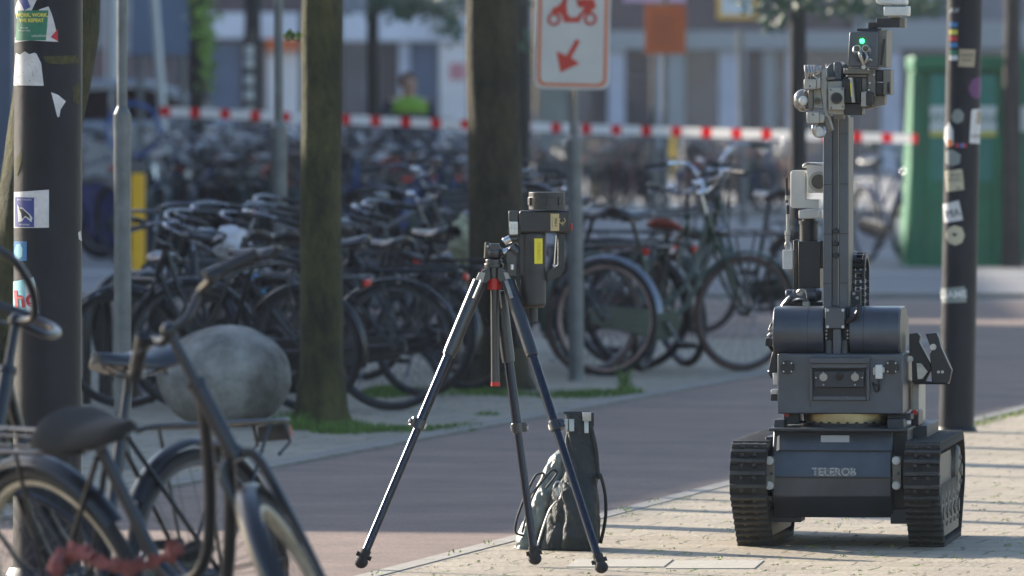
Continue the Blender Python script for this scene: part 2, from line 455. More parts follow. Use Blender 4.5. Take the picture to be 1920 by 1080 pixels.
# grass tufts
def grass_patch(mb, c, rx, ry, n, h):
    for _ in range(n):
        a = random.random()*2*PI; q = math.sqrt(random.random())
        p = Vector((c.x+math.cos(a)*q*rx, c.y+math.sin(a)*q*ry, c.z))
        hh = h*random.uniform(0.4, 1.1)*(1.15-q*0.7); aa = random.random()*PI; wv = Vector((math.cos(aa), math.sin(aa), 0))*random.uniform(0.002, 0.005)
        ln = Vector((random.uniform(-1,1), random.uniform(-1,1), 0))*hh*0.45
        mb.add([p-wv, p+wv, p+wv*0.6+ln*0.4+Vector((0,0,hh*0.6)), p+ln+Vector((0,0,hh))], [(0,1,2),(0,2,3)])
gm = MB()
for (px, py, rx, ry, n, h) in ((560,800,0.16,0.5,900,0.085),(650,808,0.16,0.45,800,0.06),(720,806,0.14,0.3,350,0.035),(800,806,0.22,0.4,500,0.03),(870,800,0.1,0.3,150,0.03),
        (1060,742,0.18,0.5,500,0.035),(1120,740,0.22,0.5,600,0.035),(1175,738,0.10,0.4,260,0.05),(1172,735,0.03,0.1,60,0.16),(720,738,0.12,0.8,600,0.05),(790,735,0.3,0.8,900,0.03),(910,738,0.12,0.4,400,0.04),(960,740,0.1,0.3,200,0.04),
        (1060,770,0.05,0.1,60,0.02),(915,778,0.06,0.2,60,0.03)):
    grass_patch(gm, Gp(px, py), rx, ry, n, h)
tag(gm.build('grass', M['grass'], smooth=0), kind='stuff', label='green grass growing round the tree feet and along the pavement edge', cat='grass')
gm = MB()
for i in range(300):
    px = random.uniform(690, 1930); py = random.uniform(905, 1085)
    if py < 910+(1360-px)*0.246 and px < 1360: continue
    grass_patch(gm, Gp(px, py), 0.02, 0.05, random.randint(2, 9), 0.006)
for i in range(26):
    t = i/25; D = 28.3+t*16; p = along(PR, D)+SN*0.04
    grass_patch(gm, Vector((p.x, p.y, 0.006)), 0.03, 0.2, random.choice((0, 8, 30)), 0.012)
for t in range(30):
    p = along(PR, 40.5+t*0.12)+SN*0.12; grass_patch(gm, Vector((p.x,p.y,0)), 0.05, 0.1, 18, 0.02)
tag(gm.build('moss', mat('moss', (0.26,0.32,0.06), 0.8, 0, 0.3, 20), smooth=0), kind='stuff', label='yellow green moss and small weeds in the joints of the brick pavement', cat='moss')

# ------------------------------------------------------------------ shade-casting row house beyond the left edge of the picture
def row_house():
    c0 = Vector((-0.02, 31.2, 0)); t = 14.0
    hd = Vector((S.x, S.y, 0)).normalized()
    c = c0+hd*t; hh = t*math.tan(R_(SUN_EL))
    root = empty('row_house', c, -ANG, 'brick row house standing left of the cycle path beyond the picture edge', 'house')
    brick = mat('house_brick', (0.16,0.07,0.05), 0.85, 0, 0.2, 6, 0.3, 20)
    b = MB(); b.box((-4, 14, hh/2), (8, 28, hh)); b.build('wall', brick, root)
    r = MB(); r.box((-4, 14, hh+0.02), (8.02, 28.02, 0.05)); r.build('roof', M['robot2'], root)
    wn = MB(); fr = MB()
    for i in range(8):
        for k in range(2 if hh > 4 else 1):
            wn.box((0.01, 2+i*3.4, 1.5+k*2.6), (0.06, 1.2, 1.5)); 
            for yy in (-0.62, 0.62): fr.box((0.03, 2+i*3.4+yy, 1.5+k*2.6), (0.1, 0.08, 1.66))
            for zz in (-0.8, 0.8): fr.box((0.03, 2+i*3.4, 1.5+k*2.6+zz), (0.1, 1.16, 0.08))
    tag(wn.build('window_glass', M['glass'], root)); fr.build('window_frame', M['white'], root)
row_house()
def shade_block():  # unseen building added to put the far bicycles in shade
    root = empty('unseen_shade_block', (-11.5, 76, 0), -0.02, 'long unseen brick block added beyond the left picture edge to shade the far bicycles', 'building')
    brick = mat('block_brick', (0.13,0.08,0.065), 0.85, 0, 0.2, 6, 0.3, 20)
    b = MB(); b.box((-5, 35, 3.6), (10, 70, 7.2)); b.build('wall', brick, root)
    r = MB(); r.box((-5, 35, 7.3), (10.3, 70.3, 0.2)); r.build('roof', M['robot2'], root)
    for i in range(17):
        for k in range(2):
            wn = MB(); wn.box((0.01, 3+i*4.0, 1.7+k*3.2), (0.06, 1.8, 1.7)); o = wn.build('window', M['glass'], root)
            fr = MB()
            for zz in (-0.89, 0, 0.89): fr.box((0.04, 3+i*4.0, 1.7+k*3.2+zz), (0.1, 1.9, 0.08))
            fr.build('frame', M['white'], o)
shade_block()

# ------------------------------------------------------------------ bomb disposal robot
RY = R_(6.5); RD0 = 30.0; RX0 = (1585-960)*RD0/F
def RL(px, py, d):
    th = RY; a = (px-960)/F
    t = (d+RX0*math.sin(th)+RD0*math.cos(th))/(a*math.sin(th)+math.cos(th))
    X = t*a-RX0; Y = t-RD0
    return Vector((X*math.cos(th)-Y*math.sin(th), d, H-t*(py-YH)/F))
z1 = lambda x, y: (1340+x/2.16, 560+y/2.16)
z2 = lambda x, y: (1400+x/3.0, 270+y/3.0)
z3 = lambda x, y: (1460+x/3.857, y/3.857)
z0 = lambda x, y: (x, y)
def fbox(mb, zf, x0, y0, x1, y1, d0, d1):
    a = RL(*zf(x0, y1), d0); b = RL(*zf(x1, y0), d0)
    dy = d1-d0
    mb.hexa([(a.x,d0,a.z),(b.x,d0,a.z),(b.x,d1,a.z),(a.x,d1,a.z),(a.x,d0,b.z),(b.x,d0,b.z),(b.x,d1,b.z),(a.x,d1,b.z)])
def fcyl(mb, zf, x, y, rp, d0, d1, n=20, sc=2.16, r2=None):
    a = RL(*zf(x, y), d0); r = rp/sc/586
    mb.cyl((a.x,d0,a.z), (a.x,d1,a.z), r, (r2/sc/586 if r2 else r), n)
def fpoly(mb, zf, pts, d0, d1):
    q = [RL(*zf(x, y), d0) for x, y in pts]
    mb.prism([(p.x, p.z) for p in q], (0,d0,0), (1,0,0), (0,0,1), (0,d1-d0,0))
def ftube(mb, zf, pts, r, n=8, sub=4):
    mb.tube([RL(*zf(x, y), d) for x, y, d in pts], r, n, sub=sub)

rob = empty('bomb_disposal_robot', (RX0, RD0, 0), -RY, 'dark grey tracked bomb disposal robot with raised arm standing on the brick pavement', 'robot')

def track(x0, x1):
    # belt outline in (depth, height)
    pts = []
    def arc(cy, cz, r, a0, a1, n=8):
        for i in range(n+1):
            a = R_(a0+(a1-a0)*i/n); pts.append((cy+r*math.cos(a), cz+r*math.sin(a)))
    arc(-0.03, 0.215, 0.115, 90, 200)
    arc(0.17, 0.105, 0.105, 235, 270, 4)
    arc(0.88, 0.105, 0.105, 270, 320, 4)
    arc(1.02, 0.215, 0.115, -20, 90)
    # resample evenly
    P = [Vector((p[0], p[1])) for p in pts]; P.append(P[0]); L = [0]
    for i in range(1, len(P)): L.append(L[-1]+(P[i]-P[i-1]).length)
    N = 150; Q = []
    for k in range(N):
        t = L[-1]*k/N; i = max(j for j in range(len(L)) if L[j] <= t+1e-9); i = min(i, len(P)-2)
        f = (t-L[i])/max(1e-9, L[i+1]-L[i]); Q.append(P[i].lerp(P[i+1], f))
    belt = MB(); th = 0.016; o = []
    for k in range(N):
        tg = (Q[(k+1)%N]-Q[k-1]).normalized(); nn = Vector((tg.y, -tg.x))
        if nn.dot(Q[k]-Vector((0.5, 0.17))) < 0: nn = -nn
        o.append((tg, nn))
    for k in range(N):
        j = (k+1) % N
        a, b = Q[k], Q[j]; na, nb = o[k][1]*th, o[j][1]*th
        belt.hexa([(x0,a.x-na.x,a.y-na.y),(x1,a.x-na.x,a.y-na.y),(x1,b.x-nb.x,b.y-nb.y),(x0,b.x-nb.x,b.y-nb.y),(x0,a.x,a.y),(x1,a.x,a.y),(x1,b.x,b.y),(x0,b.x,b.y)])
    t_o = belt.build('track', M['rubber'], rob, smooth=0)
    gr = MB()
    for k in range(0, N, 2):
        p = Q[k]; tg, nn = o[k]; ang = math.atan2(tg.y, tg.x)
        R = Matrix.Rotation(ang, 3, 'X')
        hgt = 0.015
        c = p+nn*(hgt/2-0.001)
        if c.y < hgt*0.6: c = Vector((c.x, max(c.y, hgt*0.5)))
        xm = (x0+x1)/2; wd = (x1-x0)
        gr.box((xm, c.x, c.y), (wd*0.985, 0.013, hgt), R)
        gr.box((xm+0.02, c.x+tg.x*0.013, c.y+tg.y*0.013-0.001), (0.012, 0.012, hgt*0.6), R)
        gr.box((xm-0.02, c.x+tg.x*0.013, c.y+tg.y*0.013-0.001), (0.012, 0.012, hgt*0.6), R)
    gr.build('track_lug', M['lug'], t_o, bevel=0.002)
    # guide horns on the inner side and the wheels
    hn = MB()
    for k in range(0, N, 2):
        p = Q[k]; tg, nn = o[k]
        q = p-nn*th; q2 = p-nn*(th+0.022)
        for xx in (x0+0.03, x1-0.03):
            hn.hexa([(xx-0.004,q.x-tg.x*0.012,q.y-tg.y*0.012),(xx+0.004,q.x-tg.x*0.012,q.y-tg.y*0.012),(xx+0.004,q.x+tg.x*0.012,q.y+tg.y*0.012),(xx-0.004,q.x+tg.x*0.012,q.y+tg.y*0.012),
                     (xx-0.003,q2.x-tg.x*0.004,q2.y-tg.y*0.004),(xx+0.003,q2.x-tg.x*0.004,q2.y-tg.y*0.004),(xx+0.003,q2.x+tg.x*0.004,q2.y+tg.y*0.004),(xx-0.003,q2.x+tg.x*0.004,q2.y+tg.y*0.004)])
    hn.build('guide_horn', M['rubber'], t_o)
    for (cy, cz, r) in ((-0.03,0.215,0.082),(1.02,0.215,0.082),(0.17,0.105,0.08),(0.35,0.105,0.08),(0.53,0.105,0.08),(0.71,0.105,0.08),(0.88,0.105,0.08)):
        wb = MB(); wb.lathe([(r*0.55,0),(r*0.98,0.002),(r,0.012),(r,0.042),(r*0.9,0.046),(r*0.9,x1-x0-0.046-0.02),(r,x1-x0-0.062),(r,x1-x0-0.03),(r*0.9,x1-x0-0.022),(r*0.3,x1-x0-0.018)], (x0+0.01,cy,cz), (1,0,0), 28)
        for k in range(6):
            a = k*PI/3; wb.cyl((x1-0.022,cy+r*0.55*math.cos(a),cz+r*0.55*math.sin(a)), (x1-0.006,cy+r*0.55*math.cos(a),cz+r*0.55*math.sin(a)), 0.008, None, 8)
        wb.cyl((x1-0.04,cy,cz), (x1-0.003,cy,cz), 0.022, None, 12)
        wb.build('road_wheel', M['tan'], t_o)
    sp = MB(); sp.prism([(-0.06,0.20),(0.0,0.285),(0.9,0.285),(1.05,0.20),(0.9,0.13),(0.1,0.13)], (x0+0.05,0,0), (0,1,0), (0,0,1), (0.03,0,0))
    for k in range(14): sp.prism([(0.10+k*0.06,0.03),(0.125+k*0.06,0.20),(0.135+k*0.06,0.20),(0.16+k*0.06,0.03)], (x1-0.014,0,0), (0,1,0), (0,0,1), (0.005,0,0))
    sp.build('side_frame', M['tan'], t_o)
# track fronts: left 1368..1433, right 1694..1762
xa = RL(1368, 900, -0.14).x; xb = RL(1436, 900, -0.14).x
track(xa, xb)
xa2 = RL(1694, 900, -0.14).x; xb2 = RL(1761, 900, -0.14).x
track(xa2, xb2)

# hull: profile in (depth,height), extruded across
hl = RL(1449, 900, 0.0).x; hr = RL(1672, 900, 0.0).x
def hz(py, d=0.0): return RL(1560, py, d).z
b = MB(); b.prism([(0.03,hz(806,0.03)),(0.0,hz(845)),(-0.02,hz(894,-0.02)),(-0.01,hz(931)),(0.10,hz(970,0.10)),(0.95,hz(970,0.1)),(1.0,hz(931)),(1.0,hz(806))], (hl,0,0), (0,1,0), (0,0,1), (hr-hl,0,0))
hull = b.build('hull', M['robot'], rob, bevel=0.004, smooth=20)
b = MB()
fbox(b, z1, 243, 614, 722, 617, -0.006, 0.05); fbox(b, z1, 246, 722, 722, 727, -0.0245, 0.05)
b.build('seam', M['blackm'], hull)
b = MB(); fbox(b, z1, 722, 535, 782, 900, 0.10, 0.9); fbox(b, z1, 205, 560, 241, 640, 0.08, 0.9)
fbox(b, z1, 205, 850, 350, 905, 0.12, 0.28); fbox(b, z1, 712, 850, 780, 912, 0.08, 0.28); fbox(b, z1, 205, 760, 262, 870, 0.14, 0.5)
split_build(b, 'track_mount', M['robot2'], rob, bevel=0.003)
b = MB(); fbox(b, z1, 218, 527, 782, 536, -0.03, 0.9); fbox(b, z1, 770, 515, 860, 565, 0.35, 0.9); fbox(b, z1, 240, 490, 280, 527, 0.05, 0.2); fbox(b, z1, 700, 488, 765, 527, 0.05, 0.2)
split_build(b, 'deck_plate', M['robot2'], rob, bevel=0.002)
for x in (206, 720):
    b = MB(); fbox(b, z1, x, 640, x+36, 772, -0.03, 0.02); bp = b.build('tow_bracket', M['tan'], rob, bevel=0.002)
    for y in (656, 757):
        c = MB(); fcyl(c, z1, x+15, y, 14, -0.045, -0.028, 6); fcyl(c, z1, x+15, y, 17, -0.034, -0.028, 20); c.build('bolt', M['white'], bp)
    c = MB(); fcyl(c, z1, x+24, 708, 6, -0.033, -0.028, 12); c.build('hole', M['blackm'], bp)
b = MB(); fpoly(b, z1, [(253,560),(262,552),(262,612),(250,618)], -0.028, -0.015); b.build('edge_highlight', M['chrome'], rob)  # chrome sliver stands in for the bright sun highlight on this edge
b = MB()
for k in range(3): ftube(b, z1, [(215+k*9,772,0.05),(212+k*10,800,0.03),(220+k*7,835,0.06)], 0.004)
split_build(b, 'cable_bundle', M['steel'], rob)
b = MB(); fbox(b, z1, 430, 554, 545, 581, 0.012, 0.03); st = b.build('plate_label', M['sticker'], hull)
b = MB(); fbox(b, z1, 400, 687, 566, 720, -0.0215, 0.0); st = b.build('worn_label', M['worn'], hull)
def rtext(s, zf, x, y, size, d, m, parent, rot=0, sc=2.16, bold=0.0):
    c = RL(*zf(x, y), d); k = 1/(sc*586)
    def fn(u, v):
        if rot: u, v = u*math.cos(rot)-v*math.sin(rot), u*math.sin(rot)+v*math.cos(rot)
        return Vector((c.x+u, d, c.z+v))
    return text_obj(s, size*k, m, parent, fn, bold=bold)
rtext('TELEROB', z1, 483, 703, 44, -0.0235, M['pale_print'], hull, bold=0.001)

# rotation ring
b = MB(); c = RL(*z1(520, 490), 0.1); rr = 175/2.16/586
b.cyl((c.x, rr+0.1, hz(796,0.1)), (c.x, rr+0.1, hz(776,0.1)), rr, None, 48)
b.build('slewing_ring', M['brass'], rob)
b = MB(); b.cyl((c.x, rr+0.1, hz(804,0.1)), (c.x, rr+0.1, hz(794,0.1)), rr*1.1, None, 48)
for k in range(16):
    a = -k*PI/15; p = (c.x+rr*1.05*math.cos(a), rr+0.1+rr*1.05*math.sin(a)); b.cyl((p[0],p[1],hz(794,0.1)), (p[0],p[1],hz(791,0.1)), 0.005, None, 8)
b.build('ring_base', M['blackm'], rob)
b = MB(); fbox(b, z1, 278, 465, 342, 508, 0.15, 0.3); fbox(b, z1, 700, 468, 795, 492, 0.16, 0.3); fbox(b, z1, 795, 455, 826, 515, 0.3, 0.5); fbox(b, z1, 700, 464, 720, 512, 0.18, 0.3); split_build(b, 'cable_block', M['blackm'], rob, bevel=0.003)
for (x, y, d) in ((811, 460, 0.29), (291, 468, 0.14)):
    b = MB(); fcyl(b, z1, x, y, 11, d, d+0.02, 16); b.build('red_lamp', M['red'], rob)

# turret box
b = MB(); fbox(b, z1, 255, 225, 762, 466, 0.10, 0.52)
tur = b.build('turret_box', M['robot'], rob, bevel=0.004)
b = MB(); fbox(b, z1, 797, 330, 828, 500, 0.40, 0.7); b.build('battery_box', M['aluw'], rob, bevel=0.003)
# recessed panel with lamps
b = MB(); fbox(b, z1, 383, 240, 627, 262, 0.06, 0.12); fbox(b, z1, 383, 262, 396, 412, 0.08, 0.12); fbox(b, z1, 614, 262, 627, 412, 0.08, 0.12); fbox(b, z1, 396, 395, 614, 412, 0.085, 0.12)
fpoly(b, z1, [(385,262),(625,262),(615,282),(395,282)], 0.07, 0.10)
pan = b.build('lamp_panel', M['robot'], tur, bevel=0.002)
b = MB(); fbox(b, z1, 396, 282, 614, 395, 0.094, 0.099); b.build('panel_back', M['blackm'], tur)
b = MB(); fbox(b, z1, 403, 292, 606, 361, 0.078, 0.094); b.build('lamp_bar', M['robot2'], tur, bevel=0.004)
for x in (440, 568):
    b = MB(); fcyl(b, z1, x, 318, 16, 0.070, 0.08, 20); fcyl(b, z1, x, 318, 9, 0.064, 0.071, 16)
    fcyl(b, z1, x, 299, 3, 0.073, 0.08, 8); fcyl(b, z1, x, 349, 4, 0.073, 0.08, 8); b.build('headlamp', M['aluw'], tur)
b = MB(); fcyl(b, z1, 505, 316, 16, 0.073, 0.08, 20); b.build('camera_eye', M['glass'], tur)
for x in (410, 598):
    b = MB(); fcyl(b, z1, x, 320, 3, 0.073, 0.08, 8); b.build('screw', M['steel'], tur)
rtext('1 800 924 107', z1, 505, 403, 15, 0.0835, M['worn'], tur)
for x, y in ((295,278),(717,278)):
    b = MB(); fcyl(b, z1, x, y, 29, 0.088, 0.1, 28); fcyl(b, z1, x, y, 20, 0.083, 0.09, 20); cc = b.build('round_connector', M['blackm'], tur)
    b = MB()
    for sx in (-16, 16):
        for sy in (-17, 17): fcyl(b, z1, x+sx, y+sy, 3.4, 0.084, 0.09, 8)
    b.build('screw', M['steel'], cc)
b = MB(); fbox(b, z1, 650, 268, 678, 325, 0.06, 0.10); fbox(b, z1, 641, 278, 652, 310, 0.08, 0.10); fbox(b, z1, 676, 278, 687, 300, 0.08, 0.1); sn = b.build('white_socket', M['white'], tur, bevel=0.003)
b = MB(); ftube(b, z1, [(664,325,0.08),(664,345,0.075),(648,350,0.08),(640,340,0.09),(646,362,0.085),(655,376,0.09),(666,366,0.09),(664,345,0.078)], 0.0035, 6); b.build('loop_cable', M['blackm'], tur)
# seams of turret
b = MB(); fbox(b, z1, 385, 420, 388, 440, 0.098, 0.1); b.build('seam', M['blackm'], tur)

# the two drums: rounded front, chamfered rear
def drum(xL, xR, nm):
    zt, zb = hz(577, 0.12), hz(669, 0.12); r = (zt-zb)/2; zc = (zt+zb)/2
    prof = []
    for k in range(15):
        a = R_(90+180*k/14); prof.append((0.13+r+r*math.cos(a)*0.95, zc+r*math.sin(a)))
    prof += [(0.40, zb), (0.54, zc-0.02), (0.54, zc+0.035), (0.42, zt)]
    a = RL(*z1(xL, 130), 0.14).x; c = RL(*z1(xR, 130), 0.14).x
    b = MB(); b.prism(prof, (a,0,0), (0,1,0), (0,0,1), (c-a,0,0))
    o = b.build(nm, M['robot'], rob, bevel=0.003, smooth=30)
    return o, a, c, zc, r
dl = drum(235, 440, 'shoulder_drum'); dr = drum(545, 746, 'shoulder_drum')
for (o, a, c, zc, r), f in ((dl, 0.68), (dr, 0.28)):
    b = MB(); x = a+(c-a)*f
    prof = [(0.13+r+(r+0.0008)*math.cos(R_(90+180*k/14))*0.95, zc+(r+0.0008)*math.sin(R_(90+180*k/14))) for k in range(15)]+[(0.3, zc-r), (0.3, zc+r)]
    b.prism(prof, (x,0,0), (0,1,0), (0,0,1), (0.0016,0,0)); b.build('seam', M['blackm'], o)
# end cap
(o, a, c, zc, r) = dr
b = MB(); prof = [(0.13+r+(r-0.006)*math.cos(R_(90+180*k/14))*0.95, zc+(r-0.006)*math.sin(R_(90+180*k/14))) for k in range(15)]+[(0.39, zc-r+0.008), (0.53, zc-0.018), (0.53, zc+0.03), (0.42, zc+r-0.006)]
b.prism(prof, (c,0,0), (0,1,0), (0,0,1), (0.004,0,0)); b.build('end_cap', M['tan'], o)  # tan colour stands in for warm light on the cap's right face
# centre block between the drums and mast base plate
b = MB(); fbox(b, z1, 441, 30, 544, 236, 0.20, 0.4); b.build('drum_core', M['blackm'], rob, bevel=0.003)
b = MB(); fbox(b, z1, 478, 120, 512, 236, 0.14, 0.3); fbox(b, z1, 448, 165, 478, 232, 0.17, 0.3); fbox(b, z1, 512, 165, 540, 232, 0.17, 0.3); b.build('arm_root', M['robot'], rob, bevel=0.004)
b = MB(); fbox(b, z1, 447, 38, 526, 121, 0.13, 0.17); pl = b.build('root_plate', M['robot'], rob, bevel=0.003)
b = MB()
for x, y in ((457,47),(519,47),(457,114),(519,114)): fcyl(b, z1, x, y, 6, 0.122, 0.135, 8)
for y in (130, 145, 160): fcyl(b, z1, 452, y, 4, 0.16, 0.18, 8); fcyl(b, z1, 538, y, 4, 0.16, 0.18, 8)
b.build('bolt', M['white'], pl)
b = MB(); ftube(b, z1, [(526,95,0.15),(560,80,0.13),(578,55,0.12),(583,30,0.14)], 0.0075); ftube(b, z1, [(526,100,0.15),(566,84,0.14),(590,50,0.15),(592,30,0.16)], 0.0045); b.build('arm_cable', M['blackm'], rob)

# mast
b = MB(); fbox(b, z2, 430, -160, 480, 925, 0.20, 0.30); fbox(b, z2, 520, -160, 570, 925, 0.20, 0.30); fbox(b, z2, 480, -160, 520, 925, 0.215, 0.29)
mast = b.build('arm_mast', M['robot'], rob, bevel=0.0025)
b = MB(); fbox(b, z2, 570, -150, 574, 915, 0.205, 0.40); b.build('mast_lit_side', M['tan'], mast)  # warm light on the mast's right face, put into the tan colour
b = MB(); fbox(b, z2, 514, -160, 518, 920, 0.208, 0.22); b.build('guide_rail', M['aluw'], mast)
b = MB()
for y in (225, 505, 783):
    fbox(b, z2, 431, y, 479, y+5, 0.1985, 0.21); fbox(b, z2, 521, y-3, 569, y+2, 0.1985, 0.21)
for y in (-60,): fbox(b, z2, 521, y, 569, y+4, 0.1985, 0.21)
b.build('seam', M['blackm'], mast)
for y in (492, 560, 627):
    b = MB(); c = RL(*z2(502, y), 0.20); b.lathe([(0.001,0),(0.008,0.001),(0.0095,0.004),(0.0095,0.012)], (c.x, 0.198, c.z), (0,1,0), 20); b.build('knob', M['blackm'], mast)

# rear mast with pan-tilt camera
b = MB(); fbox(b, z2, 290, 548, 412, 812, 0.42, 0.55); fbox(b, z2, 262, 540, 290, 830, 0.46, 0.53); fbox(b, z2, 412, 543, 432, 700, 0.44, 0.54)
cm = b.build('camera_column', M['blackm'], rob, bevel=0.003)
b = MB(); c = RL(*z2(350, 490), 0.48)
b.cyl((c.x, 0.48, hz(452,0.48)), (c.x, 0.48, hz(417,0.48)), 0.03, None, 24); b.cyl((c.x, 0.48, hz(420,0.48)), (c.x, 0.48, hz(414,0.48)), 0.033, None, 24); b.cyl((c.x, 0.48, hz(415,0.48)), (c.x, 0.48, hz(408,0.48)), 0.022, None, 20)
b.build('column_neck', M['blackm'], cm)
b = MB(); fbox(b, z2, 292, 372, 420, 420, 0.43, 0.55); fbox(b, z2, 400, 372, 421, 416, 0.42, 0.5)
ptz = b.build('camera_bracket', M['white'], rob, bevel=0.004)
b = MB(); fpoly(b, z2, [(258,148),(322,148),(331,158),(331,312),(402,312),(406,318),(406,362),(398,370),(340,362),(258,360),(246,350),(246,160)], 0.44, 0.53); b.build('camera_yoke', M['white'], ptz, bevel=0.005)
b = MB(); fpoly(b, z2, [(326,105),(440,105),(470,122),(470,262),(455,275),(340,275),(338,262),(338,120),(312,138),(312,118)], 0.40, 0.58); hd = b.build('camera_head', M['white'], ptz, bevel=0.006)
b = MB(); fcyl(b, z2, 405, 212, 58, 0.385, 0.41, 32, 3.0); fcyl(b, z2, 405, 212, 50, 0.378, 0.39, 32, 3.0); b.build('lens_ring', M['aluw'], ptz)
b = MB(); fcyl(b, z2, 405, 212, 42, 0.374, 0.385, 32, 3.0); b.build('lens', M['glass'], ptz)
# antenna
b = MB()
for (y0, y1, r) in ((190,330,0.0045),(345,395,0.0055)):
    p = RL(*z2(224 if y0 < 340 else 231, y0), 0.40); q = RL(*z2(226 if y0 < 340 else 231, y1), 0.40); b.cyl(p, q, r, None, 12)
ant = b.build('antenna', M['blackm'], rob)
b = MB(); p = RL(*z2(231, 395), 0.40); q = RL(*z2(232, 490), 0.40); b.cyl(p, q, 0.0058, None, 14)
for (y, h, r) in ((290, 26, 0.006), (335, 12, 0.0035), (488, 24, 0.009), (515, 20, 0.0085), (535, 18, 0.007)):
    p = RL(*z2(230 if y > 300 else 227, y), 0.40); q = RL(*z2(230 if y > 300 else 227, y+h), 0.40); b.cyl(p, q, r, None, 8)
ftube(b, z2, [(226,552,0.4),(220,570,0.4),(224,592,0.4)], 0.004); ftube(b, z2, [(238,552,0.4),(250,570,0.4),(252,594,0.4)], 0.004)
b.build('antenna_plug', M['alu'], ant)
b = MB(); fbox(b, z2, 203, 597, 259, 704, 0.39, 0.43); b.build('radio_box', M['white'], ant, bevel=0.002)
# motor behind left drum
b = MB(); p = RL(*z2(222, 858), 0.40); q = RL(*z2(395, 850), 0.40); b.cyl(p, q, 0.022, None, 28)
q2 = RL(*z2(424, 852), 0.40); b.cyl(q, q2, 0.022, 0.014, 28); fbox(b, z2, 260, 820, 340, 872, 0.375, 0.42)
mo = b.build('winch_motor', M['robot'], rob, bevel=0.002)
b = MB(); fbox(b, z2, 314, 882, 352, 925, 0.38, 0.42); fcyl(b, z2, 295, 836, 14, 0.36, 0.38, 16, 3.0); fcyl(b, z2, 300, 836, 20, 0.37, 0.38, 16, 3.0); b.build('motor_plug', M['white'], mo, bevel=0.002)
b = MB(); ftube(b, z2, [(258,880,0.37),(300,872,0.35),(338,880,0.36),(340,850,0.35),(325,822,0.35),(300,822,0.35),(285,835,0.36)], 0.004); ftube(b, z2, [(200,915,0.38),(225,880,0.37),(245,860,0.37)], 0.006); b.build('motor_cable', M['alu'], mo)
b = MB(); fpoly(b, z2, [(200,915),(225,860),(262,850),(270,880),(430,890),(430,925),(200,925)], 0.42, 0.5); b.build('motor_bracket', M['blackm'], mo)
# energy chain
b = MB()
cc = RL(*z2(650, 700), 0.5); n = 26
path = []
zt = hz(477, 0.5); zb2 = hz(577, 0.5)
for k in range(5): path.append((0.36, zb2+(zt-0.065-zb2)*k/5))
for k in range(11): a = R_(180-18*k); path.append((0.36+0.10+0.10*math.cos(a), zt-0.065-0.0+0.065*math.sin(a)))
for k in range(6): path.append((0.56, zt-0.065-(zt-0.065-zb2)*k/5))
xl = RL(*z2(592, 800), 0.4).x
for i in range(len(path)-1):
    a = Vector((0,*path[i])); c2 = Vector((0,*path[i+1])); mid = (a+c2)/2; L = (c2-a).length; ang = math.atan2((c2-a).z, (c2-a).y)
    R = Matrix.Rotation(ang, 3, 'X')
    b.box((xl+0.008, mid.y, mid.z), (0.012, L*0.96, 0.022), R); b.box((xl+0.040, mid.y, mid.z), (0.010, L*0.96, 0.022), R)
    b.box((xl+0.024, mid.y, mid.z), (0.03, L*0.35, 0.020), R)
ec = b.build('energy_chain', M['blackm'], rob, bevel=0.001)
b = MB(); fbox(b, z2, 569, 828, 640, 920, 0.30, 0.42); fbox(b, z2, 574, 790, 590, 828, 0.31, 0.42); cb = b.build('chain_bracket', M['robot2'], rob, bevel=0.002)
b = MB(); fcyl(b, z2, 602, 842, 9, 0.29, 0.305, 12, 3.0); fcyl(b, z2, 621, 866, 9, 0.29, 0.305, 12, 3.0); b.build('bolt', M['aluw'], cb)
# side connectors left of the turret
b = MB()
for (x, y, r, l) in ((222,130,9,16),(217,155,9,14),(222,300,9,22)):
    p = RL(*z1(x, y), 0.22); q = RL(*z1(x+14, y-l), 0.22); b.cyl(p, q, r/2.16/586, None, 14)
fbox(b, z1, 236, 300, 256, 350, 0.18, 0.24); fbox(b, z1, 228, 368, 254, 388, 0.18, 0.24)
pc = b.build('side_plug', M['alu'], rob, bevel=0.002)
b = MB(); fbox(b, z1, 205, 160, 232, 192, 0.2, 0.24); fbox(b, z1, 226, 388, 254, 414, 0.18, 0.24); fpoly(b, z1, [(235,215),(252,215),(252,300),(230,325),(216,300),(228,240)], 0.2, 0.24); ftube(b, z1, [(218,180,0.22),(232,205,0.23),(250,215,0.25)], 0.007)
ftube(b, z1, [(245,80,0.25),(228,110,0.22),(222,135,0.22)], 0.005)
b.build('plug_boot', M['blackm'], pc, bevel=0.002)

# spare gripper claws hanging on the right side
b = MB(); fpoly(b, z1, [(788,142),(822,138),(832,152),(828,175),(874,262),(878,288),(850,340),(800,340),(798,245),(788,230)], 0.34, 0.40)
fpoly(b, z1, [(853,142),(898,138),(908,160),(916,195),(960,290),(950,335),(940,345),(880,345),(872,225),(880,210)], 0.30, 0.36)
fbox(b, z1, 805, 335, 945, 347, 0.32, 0.42)
gc = split_build(b, 'spare_claw', M['blackm'], rob, bevel=0.003)
b = MB(); fpoly(b, z1, [(818,262),(836,262),(862,296),(840,325),(822,325)], 0.328, 0.339); fcyl(b, z1, 906, 297, 6, 0.292, 0.30, 10); fcyl(b, z1, 922, 297, 6, 0.292, 0.30, 10); fcyl(b, z1, 884, 196, 13, 0.28, 0.31, 14); fcyl(b, z1, 790, 245, 14, 0.32, 0.42, 14)
b.build('claw_pivot', M['alu'], gc)

